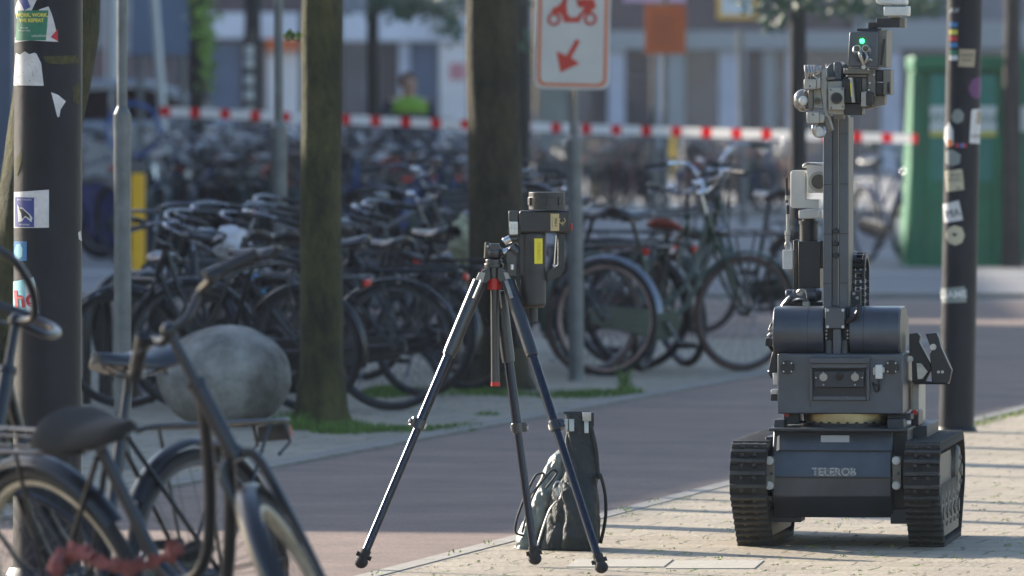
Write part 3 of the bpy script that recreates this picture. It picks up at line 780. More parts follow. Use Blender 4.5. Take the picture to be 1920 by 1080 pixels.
# arm head -------------------------------------------------------------
hd = MB()
fbox(hd, z3, 340, 465, 500, 590, 0.10, 0.26)
c = RL(*z3(395, 520), 0.1); fcyl(hd, z3, 410, 520, 70, 0.08, 0.24, 32, 3.857)
fpoly(hd, z3, [(398,450),(445,445),(460,470),(460,580),(398,580)], 0.06, 0.2)
head = hd.build('wrist_joint', M['robot'], rob, bevel=0.004)
b = MB(); fpoly(b, z3, [(305,495),(345,490),(352,510),(352,800),(390,940),(352,955),(330,850),(300,640)], 0.04, 0.10)
fbox(b, z3, 245, 640, 350, 790, 0.05, 0.12); fbox(b, z3, 345, 585, 490, 830, 0.05, 0.15)
b.build('gripper_frame', M['aluw'], head, bevel=0.003)
b = MB(); fbox(b, z3, 182, 572, 270, 645, -0.02, 0.06); fbox(b, z3, 202, 810, 290, 892, -0.02, 0.06); fbox(b, z3, 362, 632, 473, 795, 0.0, 0.05)
fpoly(b, z3, [(270,572),(300,555),(302,640),(270,645)], -0.01, 0.06); fpoly(b, z3, [(290,812),(330,830),(326,885),(290,892)], -0.01, 0.06)
jb = split_build(b, 'jaw_block', M['aluw'], head, bevel=0.003)
b = MB(); fcyl(b, z3, 418, 710, 42, -0.018, 0.01, 28, 3.857); fcyl(b, z3, 282, 727, 22, 0.03, 0.06, 20, 3.857)
for x, y in ((376,650),(458,645),(380,780),(462,772),(225,622),(248,830)): fcyl(b, z3, x, y, 6, -0.0225 if x < 300 else -0.004, 0.01, 8, 3.857)
b.build('gripper_lens', M['glass'], head)
b = MB(); fcyl(b, z3, 418, 710, 36, -0.022, 0.0, 28, 3.857, 38); b.build('lens_ring', M['blackm'], head)
# dome camera on the left
b = MB(); c = RL(*z3(172, 727), 0.05); b.ell((c.x, 0.05, c.z), (0.030, 0.03, 0.036), 24, 14); b.build('dome', mat('dome_shell', (0.30,0.29,0.27), 0.08, 0.6), head)
b = MB(); b.ell((c.x+0.004, 0.028, c.z), (0.016, 0.014, 0.016), 20, 12); b.build('dome_eye', M['white'], head)
b = MB(); fbox(b, z3, 212, 650, 248, 800, 0.02, 0.09); b.build('dome_mount', M['tan'], head, bevel=0.003)
b = MB()
for k in range(4): ftube(b, z3, [(192+k*22,475,0.02),(196+k*22,520,0.0),(200+k*20,570,0.02)], 0.0042, 8)
fbox(b, z3, 230, 475, 300, 560, 0.03, 0.08)
ftube(b, z3, [(265,480,0.01),(300,520,-0.005),(262,548,0.01),(300,575,0.0)], 0.006)
ftube(b, z3, [(270,890,0.01),(255,930,0.0),(270,975,0.01),(318,975,0.01),(330,920,0.02)], 0.008)
fcyl(b, z3, 292, 945, 30, 0.0, 0.05, 16, 3.857)
split_build(b, 'gripper_hose', M['alu'], head)
b = MB(); fbox(b, z3, 395, 795, 470, 862, 0.06, 0.12); fbox(b, z3, 250, 890, 335, 912, 0.02, 0.07); fpoly(b, z3, [(320,830),(352,850),(390,940),(352,950),(330,900)], 0.015, 0.04); b.build('gripper_tendon', M['tan'], head, bevel=0.003)
# right part: black motor block, yellow-edged blade
b = MB(); fbox(b, z3, 456, 570, 545, 745, 0.02, 0.12); fbox(b, z3, 540, 555, 600, 760, 0.06, 0.2); fbox(b, z3, 470, 745, 605, 832, 0.04, 0.16); fbox(b, z3, 633, 665, 680, 765, 0.0, 0.08); fbox(b, z3, 700, 505, 760, 590, 0.06, 0.14); fbox(b, z3, 700, 600, 760, 690, 0.06, 0.14); fbox(b, z3, 785, 595, 806, 675, 0.03, 0.1)
split_build(b, 'gripper_motor', M['blackm'], head, bevel=0.004)
b = MB(); fpoly(b, z3, [(514,565),(532,565),(550,740),(528,742)], -0.02, 0.02); fbox(b, z3, 596, 665, 634, 770, 0.01, 0.07); b.build('blade', M['aluw'], head, bevel=0.001)
b = MB(); fpoly(b, z3, [(516,600),(524,600),(532,700),(524,700)], -0.0215, -0.019); b.build('blade_mark', M['yellow'], head)
b = MB(); fbox(b, z3, 470, 492, 660, 535, 0.03, 0.18); fbox(b, z3, 640, 492, 700, 700, 0.05, 0.2); fbox(b, z3, 484, 535, 640, 560, 0.05, 0.15); fbox(b, z3, 600, 560, 642, 660, 0.06, 0.16); fbox(b, z3, 755, 500, 812, 685, 0.04, 0.18)
fpoly(b, z3, [(600,760),(690,690),(770,690),(765,755),(690,775),(640,790)], 0.08, 0.18)
fbox(b, z3, 345, 555, 405, 580, 0.03, 0.05)
split_build(b, 'gripper_bracket', M['tan'], head, bevel=0.003)
b = MB()
for x, y in ((492,500),(648,500),(492,548),(690,540),(660,600),(652,650)): fcyl(b, z3, x, y, 6, 0.024, 0.035, 8, 3.857)
b.build('bolt', M['steel'], head)
# controller box with green led
b = MB(); fpoly(b, z3, [(512,232),(720,226),(714,485),(498,482)], 0.02, 0.30)
cb = b.build('control_box', M['robot'], rob, bevel=0.004)
b = MB(); fpoly(b, z3, [(721,222),(782,216),(778,490),(716,486)], 0.05, 0.29); b.build('box_side', M['tan'], cb, bevel=0.002)
b = MB(); fpoly(b, z3, [(755,285),(772,280),(748,470),(732,472)], 0.044, 0.06); b.build('box_slot', M['blackm'], cb)
b = MB(); c = RL(*z3(603, 297), 0.015); b.ell((c.x, 0.018, c.z), (0.0075,0.005,0.0075), 16, 10); b.build('green_led', M['green_led'], cb)
b = MB(); fbox(b, z3, 565, 205, 740, 226, 0.06, 0.2); fbox(b, z3, 705, 132, 875, 198, 0.08, 0.18); fbox(b, z3, 645, 165, 706, 205, 0.09, 0.17)
b.build('box_bracket', M['blackm'], cb, bevel=0.002)
b = MB(); fbox(b, z3, 874, 130, 912, 200, 0.08, 0.18); fbox(b, z3, 640, 160, 708, 167, 0.088, 0.17); b.build('bracket_edge', M['tan'], cb, bevel=0.001)
for x in (566, 628):
    b = MB(); fcyl(b, z3, x, 352, 28, 0.0, 0.022, 20, 3.857); o = b.build('socket', M['alu'], cb)
    b = MB(); fcyl(b, z3, x, 352, 20, -0.004, 0.01, 20, 3.857); b.build('socket_hole', M['glass'], o)
b = MB(); ftube(b, z3, [(590,372,-0.005),(590,400,-0.015),(600,430,-0.01),(614,470,0.0),(614,492,0.02)], 0.006); ftube(b, z3, [(628,378,0.0),(640,410,-0.01),(632,440,-0.01),(614,470,0.0)], 0.004)
ftube(b, z3, [(548,340,0.0),(542,370,-0.01),(560,395,0.0)], 0.003); ftube(b, z3, [(650,340,0.0),(662,360,-0.01),(658,390,0.0)], 0.003); ftube(b, z3, [(640,450,0.0),(658,430,-0.01),(672,438,0.0)], 0.0035)
fcyl(b, z3, 614, 485, 16, -0.005, 0.02, 14, 3.857); b.build('socket_cable', M['alu'], cb)
b = MB(); fcyl(b, z3, 590, 408, 24, -0.006, 0.02, 16, 3.857); fcyl(b, z3, 628, 440, 18, -0.004, 0.02, 16, 3.857); fcyl(b, z3, 570, 432, 10, 0.0, 0.02, 12, 3.857); b.build('joystick_boot', M['robot2'], cb)
# white camera above (cut by the picture's top edge)
b = MB(); fbox(b, z3, 760, 48, 930, 114, 0.05, 0.2); fbox(b, z3, 790, 112, 880, 130, 0.09, 0.16); fbox(b, z3, 915, 42, 936, 100, 0.06, 0.18); fbox(b, z3, 802, 34, 850, 48, 0.08, 0.16)
tc_ = b.build('top_camera', M['white'], rob, bevel=0.004)
b = MB(); fpoly(b, z3, [(702,-60),(840,-60),(916,-70),(918,34),(850,36),(712,30),(702,10)], 0.06, 0.2); b.build('top_camera_housing', M['white'], tc_, bevel=0.006)

# ------------------------------------------------------------------ tripod and x-ray source
TD = 28.75
tri = empty('tripod', Wp(930, 1065, TD)*1.0, 0, 'black three legged camera tripod standing beside the cycle path edge', 'tripod')
tri.location.z = 0; T0 = tri.location.copy()
def TP(px, py, D=TD): return Wp(px, py, D)-T0
apex = TP(926, 512)
b = MB(); 
b.cyl(TP(926,522), TP(926,500), 0.024, None, 20); b.cyl(TP(926,502), TP(926,494), 0.03, None, 20)
for pts in ([(918,500),(905,506),(893,524),(884,546),(900,552),(912,530),(920,524)],[(934,500),(948,508),(960,526),(968,546),(952,552),(941,530),(932,524)]):
    q = [TP(x, y) for x, y in pts]; b.prism([(p.x, p.z) for p in q], (0,-0.035,0), (1,0,0), (0,0,1), (0,0.045,0))
b.build('tripod_spider', M['tripod'], tri, bevel=0.002)
b = MB()
for x0_, x1_, sg in ((884,912,-1),(944,967,1)):
    q = [TP(x, y) for x, y in ((x0_+(14 if sg<0 else 0),510),(x0_+(26 if sg<0 else 8),511),(x1_-(10 if sg<0 else 0),544),(x0_+(0 if sg<0 else 10),544))]; b.prism([(p.x, p.z) for p in q], (0,-0.038,0), (1,0,0), (0,0,1), (0,0.003,0))
b.build('hinge_plate', M['aluw'], tri, bevel=0.001)
b = MB(); b.cyl(TP(927,543), TP(927,521), 0.0215, None, 20); b.build('red_collar', M['red'], tri)
b.cyl(TP(926,522),TP(926,521),0.02)
b = MB(); b.cyl(TP(929,722), TP(928,540), 0.0135, None, 16); cc_ = b.build('centre_column', M['tripod'], tri)
b = MB(); b.cyl(TP(929,724), TP(929,716), 0.0142, None, 16); b.build('column_end', M['red'], cc_)
b = MB(); b.cyl(TP(926,496), TP(926,486), 0.026, None, 20); b.ell(TP(928,474), (0.024,0.024,0.026), 20, 12); b.cyl(TP(914,470),TP(944,474),0.014,None,16); b.cyl(TP(912,462), TP(930,462), 0.008); b.cyl(TP(912,485), TP(914,455), 0.008, None, 10)
b.box(TP(928,463),(0.03,0.045,0.02)); b.build('ball_head', M['tripod'], tri, bevel=0.002)
b = MB(); b.cyl(TP(911,484), TP(913,462), 0.006, None, 10); b.ell(TP(916,462), (0.008,0.012,0.008), 12, 8); b.cyl(TP(944,474,TD-0.02), TP(960,466,TD-0.02), 0.01, None, 14); b.build('clamp_knob', M['steel'], tri)
def leg(top, foot, k):
    t = Vector(top); f = Vector(foot); L = f-t
    a = t+L*0.03; j1 = t+L*0.27; j2 = t+L*0.515
    root_b = MB(); root_b.cyl(a, j1, 0.0215, 0.0205, 16); ro = root_b.build('leg', M['tripod'], tri)
    b = MB(); b.cyl(j1, j2, 0.0148, None, 16); b.cyl(j2, t+L*0.975, 0.0125, None, 16); b.build('leg_tube', M['tube_alu'], ro)
    s = L.normalized(); side = s.cross(Vector((0,1,0))).normalized()
    b = MB(); b.cyl(j1-s*0.004, j1+s*0.012, 0.0195, None, 16); b.cyl(j2-s*0.014, j2+s*0.018, 0.018, None, 16); b.box(j2+side*0.016*k+s*0.002, (0.016,0.024,0.03), s.to_track_quat('Z','Y').to_matrix())
    b.cyl(j2+side*0.01*k, j2+side*0.032*k, 0.0075, None, 10)
    b.build('leg_lock', M['tripod'], ro, bevel=0.002)
    b = MB(); b.cyl(j2+side*0.028*k+s*0.004, j2+side*0.034*k+s*0.004, 0.008, None, 10); b.box(j2-side*0.012*k, (0.012,0.018,0.018), s.to_track_quat('Z','Y').to_matrix()); b.build('lock_lever', M['alu'], ro, bevel=0.001)
    b = MB(); e = t+L*0.975; b.cyl(e-s*0.03, e, 0.016, None, 14); b.ell(f-s*0.014, (0.021,0.021,0.019), 16, 10); b.cyl(e-s*0.01-side*0.024, e-s*0.01+side*0.024, 0.007, None, 10); b.build('foot', M['rubber'], ro)
    b = MB(); u = t+L*0.01; b.box(t+L*0.055+Vector((0,-0.019,0)), (0.026,0.006,0.062), s.to_track_quat('Z','Y').to_matrix()); b.build('leg_hinge', M['aluw'], ro, bevel=0.002)
def foot(px, py): p = Gp(px, py, 0.012)-T0; return p
leg(TP(906,512,TD-0.02), foot(674,1062), -1)
leg(TP(948,512,TD-0.02), foot(1130,1071), 1)
leg(TP(934,530,TD+0.03), foot(1004,1056), 1)

xr = empty('xray_source', Wp(1005, 600, TD-0.02), 0, 'black portable x-ray source with yellow label mounted on the tripod head', 'x-ray source')
X0 = xr.location.copy(); XD = TD-0.02
def xz(x, y): return (880+x/3.858, 340+y/3.858)
def XP(x, y, dd=0.0): return Wp(*xz(x, y), XD+dd)-X0
def xbox(b, x0, y0, x1, y1, d0, d1):
    a = XP(x0, y1, d0); c = XP(x1, y0, d0)
    b.hexa([(a.x,d0,a.z),(c.x,d0,a.z),(c.x,d1,a.z),(a.x,d1,a.z),(a.x,d0,c.z),(c.x,d0,c.z),(c.x,d1,c.z),(a.x,d1,c.z)])
def xcyl(b, x, y0, y1, rp, d=0.0, n=32, r2=None):
    a = XP(x, y0, d); c = XP(x, y1, d); k = 1/(3.858*F/XD)
    b.cyl((a.x,d,a.z), (a.x,d,c.z), rp*k, (r2 if r2 else rp)*k, n)
b = MB(); xcyl(b, 562, 205, 78, 133, n=14); 
xcyl(b, 562, 118, 112, 137, n=12)
for k in range(6):
    a = k*2*PI/6+0.3; p = XP(562, 205); r = 131/(3.858*F/XD)
    b.box((p.x+r*math.cos(a), r*math.sin(a), (XP(562,90).z+XP(562,198).z)/2), (0.008,0.020,0.024), Matrix.Rotation(a,3,'Z'))
b.build('battery_cap', M['xray'], xr, bevel=0.002)
b = MB(); xbox(b, 362, 212, 730, 372, -0.035, 0.035); xcyl(b, 468, 690, 370, 88); b.build('housing', M['xray'], xr, bevel=0.006)
b = MB(); xbox(b, 360, 372, 405, 690, -0.02, 0.03); b.build('back_rail', M['xray'], xr, bevel=0.004)
b = MB(); xcyl(b, 462, 890, 660, 92, r2=92); xcyl(b, 462, 915, 890, 72, r2=92); b.build('barrel', M['xray'], xr, bevel=0.002)
b = MB(); xcyl(b, 462, 1015, 905, 34); b.build('nozzle', M['xray'], xr)
b = MB(); fp = [(690,372),(690,640),(655,690),(560,720),(556,650),(620,625),(640,600),(640,372)]
q = [XP(x, y, -0.012) for x, y in fp]; b.prism([(p.x, p.z) for p in q], (0,-0.012,0), (1,0,0), (0,0,1), (0,0.024,0)); b.build('handle', M['xray'], xr, bevel=0.003)
b = MB(); a = XP(628, 392, -0.014); c = XP(614, 600, -0.014); b.cyl(a, c, 0.0022, None, 8); b.ell(XP(614,612,-0.014), (0.006,0.006,0.005), 12, 8); b.build('handle_rod', M['chrome'], xr)
b = MB(); xbox(b, 730, 305, 747, 352, -0.012, 0.012); b.build('red_button', M['red'], xr, bevel=0.002)
# labels
lab = MB(); r = 88/(3.858*F/XD); cxl = XP(468, 500); 
def xcurve(u, v, cx, cz, rr):
    a = u/rr; return Vector((cx+math.sin(a)*rr, -math.cos(a)*rr, cz+v))
za, zb_ = XP(500,595).z, XP(500,412).z; N = 6
a0, a1 = math.asin((470-468)/88), math.asin((528-468)/88)
vs = []; fs = []
for i in range(N+1):
    a = a0+(a1-a0)*i/N
    for z in (za, zb_): vs.append((cxl.x+math.sin(a)*(r+0.001), -math.cos(a)*(r+0.001), z))
for i in range(N): fs.append((2*i, 2*i+2, 2*i+3, 2*i+1))
lab.add(vs, fs); lo = lab.build('yellow_sticker', M['yellow'], xr, smooth=0)
txm = mat('sticker_text', (0.22,0.15,0.02), 0.6); redt = mat('sticker_red_text', (0.5,0.10,0.02), 0.6)
am = (a0+a1)/2
for (s_, off, sz, mm) in (('CAUTION RADIATION', 0.0030, 0.0052, txm), ('X-RAYS PRODUCED WHEN ON', -0.0030, 0.0038, txm)):
    text_obj(s_, sz, mm, lo, lambda u, v, off=off: xcurve((v+off)+am*(r+0.002), u, cxl.x, (za+zb_)/2, r+0.002))
text_obj('Y', 0.009, redt, lo, lambda u, v: xcurve(u+am*(r+0.002), v, cxl.x, (za+zb_)/2, r+0.0022))
b = MB(); xbox(b, 588, 234, 650, 358, -0.0362, -0.034); lp = b.build('model_plate', M['cream'], xr)
cpl = XP(625, 296, -0.037)
bt = mat('label_print', (0.03,0.025,0.015), 0.6)
text_obj('XRS-3', 0.0105, bt, lp, lambda u, v: Vector((cpl.x+v, -0.037, cpl.z-u)), bold=0.0002)
cp2 = XP(600, 296, -0.037); text_obj('GOLDEN ENGINEERING', 0.0036, bt, lp, lambda u, v: Vector((cp2.x+v, -0.037, cp2.z-u)))
b = MB(); cg = XP(672, 296, -0.037); goldm = mat('gold_print', (0.55,0.40,0.17), 0.5)
k = 1/(3.858*F/XD)
b.torus((cg.x, -0.0362, cg.z+12*k), (0,1,0), 21*k, 2.6*k, 24, 6, 0.5, 5.6, ref=(0,0,1))
text_obj('E', 0.016, goldm, lp, lambda u, v: Vector((cg.x+4*k+u, -0.0365, cg.z-10*k+v)))
b.build('emblem', goldm, lp)
# clamp between tripod head and source
b = MB(); xbox(b, 284, 215, 358, 400, -0.02, 0.02); xbox(b, 284, 400, 350, 430, -0.015, 0.015); b.cyl(XP(300,470), XP(350,520), 0.02, None, 16); xbox(b, 270, 500, 345, 690, -0.016, 0.016); cl = b.build('clamp', M['tripod'], xr, bevel=0.003)
b = MB(); xbox(b, 290, 290, 352, 385, -0.024, -0.02); b.cyl(XP(284,240), XP(352,240), 0.010, None, 12); b.cyl(XP(250,440,-0.01), XP(298,415,-0.01), 0.012, None, 12); b.cyl(XP(312,600,-0.02), XP(312,640,-0.02), 0.007, None, 10); b.build('clamp_lever', M['steel'], cl, bevel=0.001)
b = MB(); xbox(b, 299, 310, 318, 345, -0.026, -0.023); xbox(b, 324, 306, 342, 350, -0.026, -0.023); b.build('level_window', M['white'], cl)

# ------------------------------------------------------------------ backpack / sack on the pavement
BD = 29.95
bag = empty('equipment_bag', Vector(((1050-960)*BD/F, BD, 0)), 0, 'dark green nylon equipment bag with pale side panel standing behind the tripod', 'bag')
B0 = bag.location.copy()
def bz(x, y): return (940+x/3.6, 760+y/3.6)
def BP(x, y, dd=0.0): return Wp(*bz(x, y), BD+dd)-B0
def cloth(name, rows, m, seed=0, amp=0.010, n=96):
    """rows: (y_zoom, x_left, x_right, depth_half, depth_centre) bottom to top"""
    b = MB(); o = 0
    rr = []
    for i in range(len(rows)-1):
        for k in range(12):
            t = k/12; rr.append([rows[i][j]*(1-t)+rows[i+1][j]*t for j in range(5)])
    rr.append(list(rows[-1]))
    for (y, xl, xr_, dh, dc) in rr:
        for i in range(n):
            a = 2*PI*i/n; ca, sa = math.cos(a), math.sin(a)
            ca = math.copysign(abs(ca)**0.72, ca); sa = math.copysign(abs(sa)**0.72, sa)
            x = (xl+xr_)/2+(xr_-xl)/2*ca
            p = BP(x, y); p.y = dc+dh*sa
            nv = noise.noise(Vector((p.x*9+seed, p.y*9, p.z*5)))*amp*1.4-(1-abs(noise.noise(Vector((p.x*20+seed+p.z*13, p.y*20, p.z*9+3)))))**4*amp*1.5+noise.noise(Vector((p.x*45+seed, p.y*45, p.z*30)))*amp*0.5
            p.x += ca*nv; p.y += sa*nv; p.z = max(p.z, 0.002)
            b.v.append(p)
    N = len(rr)
    for j in range(N-1):
        for i in range(n):
            k = (i+1) % n; b.f.append([j*n+i, j*n+k, (j+1)*n+k, (j+1)*n+i]); b.m.append(0)
    b.f.append(list(range(n))); b.m.append(0); b.f.append([(N-1)*n+i for i in range(n)]); b.m.append(0)
    return b.build(name, m, bag, smooth=60)
cloth('body', [(972,225,655,0.13,0.02),(900,250,672,0.14,0.02),(760,290,682,0.13,0.02),(600,330,660,0.11,0.02),(520,380,655,0.09,0.02),(400,425,652,0.06,0.02),(250,425,628,0.035,0.02),(120,420,618,0.02,0.02),(52,420,612,0.012,0.02)], M['bag'], 0, 0.005)
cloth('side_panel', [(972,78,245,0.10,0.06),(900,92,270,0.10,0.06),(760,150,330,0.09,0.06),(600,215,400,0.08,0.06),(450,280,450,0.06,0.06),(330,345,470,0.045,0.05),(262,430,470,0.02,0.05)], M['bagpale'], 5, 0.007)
cloth('front_pocket', [(960,395,640,0.03,-0.115),(880,410,650,0.04,-0.115),(700,420,655,0.05,-0.09),(560,405,650,0.045,-0.06),(515,410,600,0.02,-0.05)], M['bag'], 9, 0.004)
b = MB()
for (pts, w_) in (([(600,120,0),(640,300,-0.02),(655,480,-0.03),(668,470,-0.06),(700,600,-0.04),(703,760,-0.02),(670,930,0.0)], 0.006),
                  ([(150,880,-0.05),(95,850,-0.04),(120,720,-0.05),(215,500,-0.06),(262,460,-0.06),(285,480,-0.06),(200,640,-0.08),(140,860,-0.08)], 0.004),
                  ([(190,620,-0.07),(270,520,-0.07),(340,440,-0.07),(372,462,-0.06),(300,560,-0.07)], 0.004)):
    P = [BP(x, y, d) for x, y, d in pts]; b.tube(P, w_, 6, sub=5)
split_build(b, 'strap', M['strap'], bag)
b = MB(); b.tube([BP(x, y, -0.09) for x, y in ((375,640),(352,600),(360,540),(385,515),(405,540),(408,590),(395,630),(372,650),(330,700),(290,800),(245,945))], 0.0035, 6, sub=5); b.tube([BP(x, y, -0.10) for x, y in ((365,620),(390,600),(385,560),(365,575),(382,610))], 0.004, 6, sub=4); b.build('zip', M['alu'], bag)
b = MB()
for (x0, y0, x1, y1) in ((430,92,450,165),(458,92,492,175),(560,95,590,187)):
    a = BP(x0, y1, -0.005); c = BP(x1, y0, -0.005); b.hexa([(a.x,-0.012,a.z),(c.x,-0.012,a.z),(c.x,-0.002,a.z),(a.x,-0.002,a.z),(a.x-0.001,-0.008,c.z),(c.x-0.001,-0.008,c.z),(c.x,-0.002,c.z),(a.x,-0.002,c.z)])
a = BP(548, 105); c = BP(606, 48); b.hexa([(a.x,-0.014,a.z),(c.x,-0.014,a.z),(c.x,0.03,a.z),(a.x,0.03,a.z),(a.x,-0.014,c.z),(c.x,-0.014,c.z),(c.x,0.03,c.z),(a.x,0.03,c.z)])
split_build(b, 'metal_buckle', M['alu'], bag, bevel=0.001)
b = MB(); b.cyl(BP(420,50,0.02), BP(600,50,0.02), 0.004, None, 8); b.box(BP(610,95,0.02), (0.014,0.03,0.045)); b.build('stiffener', M['blackm'], bag)

# ------------------------------------------------------------------ poles with stickers
def pole_thing(name, D, pxtop, pxbot, pybase, wtop, wbot, label, cat, m, ztop=4.2, split=None, lean=0.0):
    """upright round pole; px at row 0 and at its base"""
    s = F/D
    base = Vector(((pxbot-960)/s, D, 0)); zt = H+YH/s
    top = Vector(((pxtop-960)/s, D, zt)); d = (top-base)/zt
    root = empty(name, base, 0, label, cat)
    b = MB(); r0 = wbot/s/2; r1 = wtop/s/2
    if split:
        zs = H-(split-YH)/s
        b.cyl((0,0,0), d*zs, r0, None, 32); b.cyl(d*zs, d*(zs+0.03), r0, r1, 32, False); b.cyl(d*(zs+0.03), d*ztop, r1, None, 32)
        b.cyl(d*(zs-0.05), d*(zs-0.0), r0*1.04, None, 32)
    else:
        b.cyl((0,0,0), d*ztop, r0, r1+(r1-r0)*(ztop-zt)/zt, 48)
    p = b.build('pole', m, root)
    bb = MB(); bb.cyl((0,0,-0.01), (0,0,0.02), r0*1.25, r0*1.1, 32); bb.build('base_collar', m, root)
    return root, p, d, s, (lambda z: r0+(r1-r0)*min(1, z/zt))

def sticker(P, poly, m, off=0.0015, name='sticker', label=None):
    """patch bent round the pole, outline given in photo pixels"""
    root, pole, d, s, rf = P
    base = root.location
    def onp(px, py, o=off):
        z = H-(py-YH)/s; r = rf(z)+o; cx = base.x+d.x*z
        u = ((px-960)/s-cx); u = max(-r*0.999, min(r*0.999, u))
        return Vector((cx+u, base.y-math.sqrt(max(0, r*r-u*u)), z))-base
    b = MB()
    xs = [p[0] for p in poly]; x0, x1 = min(xs), max(xs); N = 14
    def span(x):
        ys = []
        for i in range(len(poly)):
            a, c = poly[i], poly[(i+1) % len(poly)]
            if (a[0]-x)*(c[0]-x) <= 0 and a[0] != c[0]: ys.append(a[1]+(c[1]-a[1])*(x-a[0])/(c[0]-a[0]))
        return (min(ys), max(ys)) if ys else None
    vs = []
    for i in range(N+1):
        x = x0+(x1-x0)*(i/N*0.998+0.001); sp = span(x)
        vs.append(onp(x, sp[1])); vs.append(onp(x, sp[0]))
    b.add(vs, [(2*i, 2*i+2, 2*i+3, 2*i+1) for i in range(N)])
    o = b.build(name, m, pole, smooth=80)
    if label: o['label'] = label
    return o, onp
def stext(st, s_, x, y, size, m, rot=0, bold=0.0):
    o, onp = st
    k = 1.0
    def fn(u, v):
        c, s2 = math.cos(rot), math.sin(rot); u, v = u*c-v*s2, u*s2+v*c
        return onp(x+u, y-v, 0.0028)
    cu = text_obj(s_, size, m, o, fn, bold=bold)
    return cu

PLf = pole_thing('lamp_post', 28.4, 91, 88, 1073, 128, 128, 'thick black lamp post covered with torn stickers behind the parked bicycles on the left', 'lamp post', M['pole'])
g_st = mat('sticker_green', (0.02,0.16,0.09), 0.45, 0, 0.15, 30); w_st = mat('sticker_white', (0.50,0.48,0.46), 0.6, 0, col2=(0.68,0.66,0.64), vscale=25)
b_st = mat('sticker_blue', (0.035,0.05,0.22), 0.45); lb_st = mat('sticker_light_blue', (0.03,0.17,0.38), 0.4); cy_st = mat('sticker_cyan', (0.22,0.50,0.56), 0.5); r_pr = mat('print_red', (0.45,0.02,0.03), 0.6)
y_pr = mat('print_yellow', (0.6,0.52,0.08), 0.6); w_pr = mat('print_white', (0.6,0.6,0.58), 0.6); k_pr = mat('print_dark', (0.02,0.02,0.035), 0.6); scum = mat('algae_scum', (0.06,0.055,0.02), 0.9, 0, 0.5, 60)
st = sticker(PLf, [(29,18),(34,0),(72,0),(60,25),(38,60)], w_st, 0.0012, label='torn white paper scraps at the top')
sticker(PLf, [(36,-2),(52,-6),(60,14),(48,20)], b_st, 0.0018)
st = sticker(PLf, [(72,20),(96,12),(109,58),(112,78),(90,70),(29,70),(29,80),(60,76),(112,79),(96,30)], w_st, 0.0012)
sticker(PLf, [(98,70),(111,55),(112,78)], r_pr, 0.0018)
st = sticker(PLf, [(31,20),(94,20),(93,76),(30,76)], g_st, 0.002, label='green sticker with yellow words')
stext(st, 'WORK, WORK,', 62, 29, 9, y_pr, bold=0.4); stext(st, 'WE REPEAT', 62, 39, 9, y_pr, bold=0.4); stext(st, 'the city\nwe are one', 48, 55, 5, w_pr); stext(st, 'UNCARVED', 78, 68, 6, w_pr)
st = sticker(PLf, [(22,160),(27,140),(27,98),(40,103),(48,96),(58,102),(70,98),(84,126),(85,161)], w_st, 0.0012, label='dirty white paper remnant')
for k in range(16):
    x = random.uniform(32,80); y = random.uniform(112,158); q = random.uniform(0.6,1.6); sticker(PLf, [(x,y),(x+q*2,y+q),(x+q,y+2*q)], k_pr, 0.002, name='speck')
sticker(PLf, [(99,173),(112,178),(126,190),(116,206),(114,221),(110,218),(104,192)], w_st, 0.0012)
sticker(PLf, [(84,106),(150,104),(151,118),(120,121),(90,119)], scum, 0.0012, label='brown glue residue'); sticker(PLf, [(139,162),(150,156),(152,196),(139,192)], scum, 0.0012)
sticker(PLf, [(28,300),(44,285),(44,300),(34,330),(28,328)], scum, 0.0012)
st = sticker(PLf, [(27,360),(95,355),(95,426),(27,427)], w_st, 0.0012, label='white sticker with a blue picture of a dog')
s2 = sticker(PLf, [(29,369),(67,370),(67,425),(29,425)], b_st, 0.002)
stext(s2, 'BALTHAZAR', 48, 374, 5, w_pr); stext(s2, 'straatdogs', 48, 420, 5, w_pr)
sticker(PLf, [(34,382),(38,390),(44,388),(60,402),(64,408),(62,416),(50,406),(44,414),(36,416),(40,402),(35,394)], w_pr, 0.0028, name='dog_print'); sticker(PLf, [(37,390),(44,391),(58,403),(60,410),(50,404),(42,412),(42,400)], k_pr, 0.0034, name='dog_print')
st = sticker(PLf, [(27,452),(53,452),(53,488),(27,489)], lb_st, 0.0012, label='small blue sticker with a pale roundel'); sticker(PLf, [(28,470),(32,458),(40,456),(45,466),(44,480),(36,486),(30,482)], cy_st, 0.002, name='roundel')
st = sticker(PLf, [(25,528),(68,518),(77,586),(25,596)], cy_st, 0.0012, label='pale blue sticker with red brush letters'); sticker(PLf, [(50,524),(66,520),(74,582),(52,586)], w_pr, 0.0018)
stext(st, 'hd', 50, 560, 46, r_pr, rot=0.12, bold=1.2)
sticker(PLf, [(148,436),(152,432),(154,452),(149,448)], w_st, 0.0014)

PRt = pole_thing('lamp_post', 40.7, 1809, 1793, 810, 66, 66, 'dark green lamp post with many stickers standing right of the robot', 'lamp post', M['pole'])
tanst = mat('sticker_tan', (0.38,0.30,0.19), 0.6); purp = mat('sticker_purple', (0.12,0.03,0.12), 0.5); greyst = mat('sticker_grey', (0.22,0.24,0.22), 0.6); crm = mat('sticker_cream', (0.50,0.44,0.30), 0.6)
st = sticker(PRt, [(1796,92),(1828,93),(1827,126),(1795,125)], tanst, label='square tan sticker'); stext(st, 'MAASE\nhaven', 1812, 108, 8, k_pr)
for i, (y, mm) in enumerate(((42,lb_st),(56,y_pr),(68,r_pr),(80,lb_st),(94,g_st),(104,w_pr))): sticker(PRt, [(1779,y),(1794,y),(1794,y+9),(1779,y+9)], mm, name='flag_sticker')
st = sticker(PRt, [(1779,12),(1795,10),(1795,28),(1779,28)], M['pole'], 0.001); stext(st, 'AV', 1788, 20, 14, w_pr)
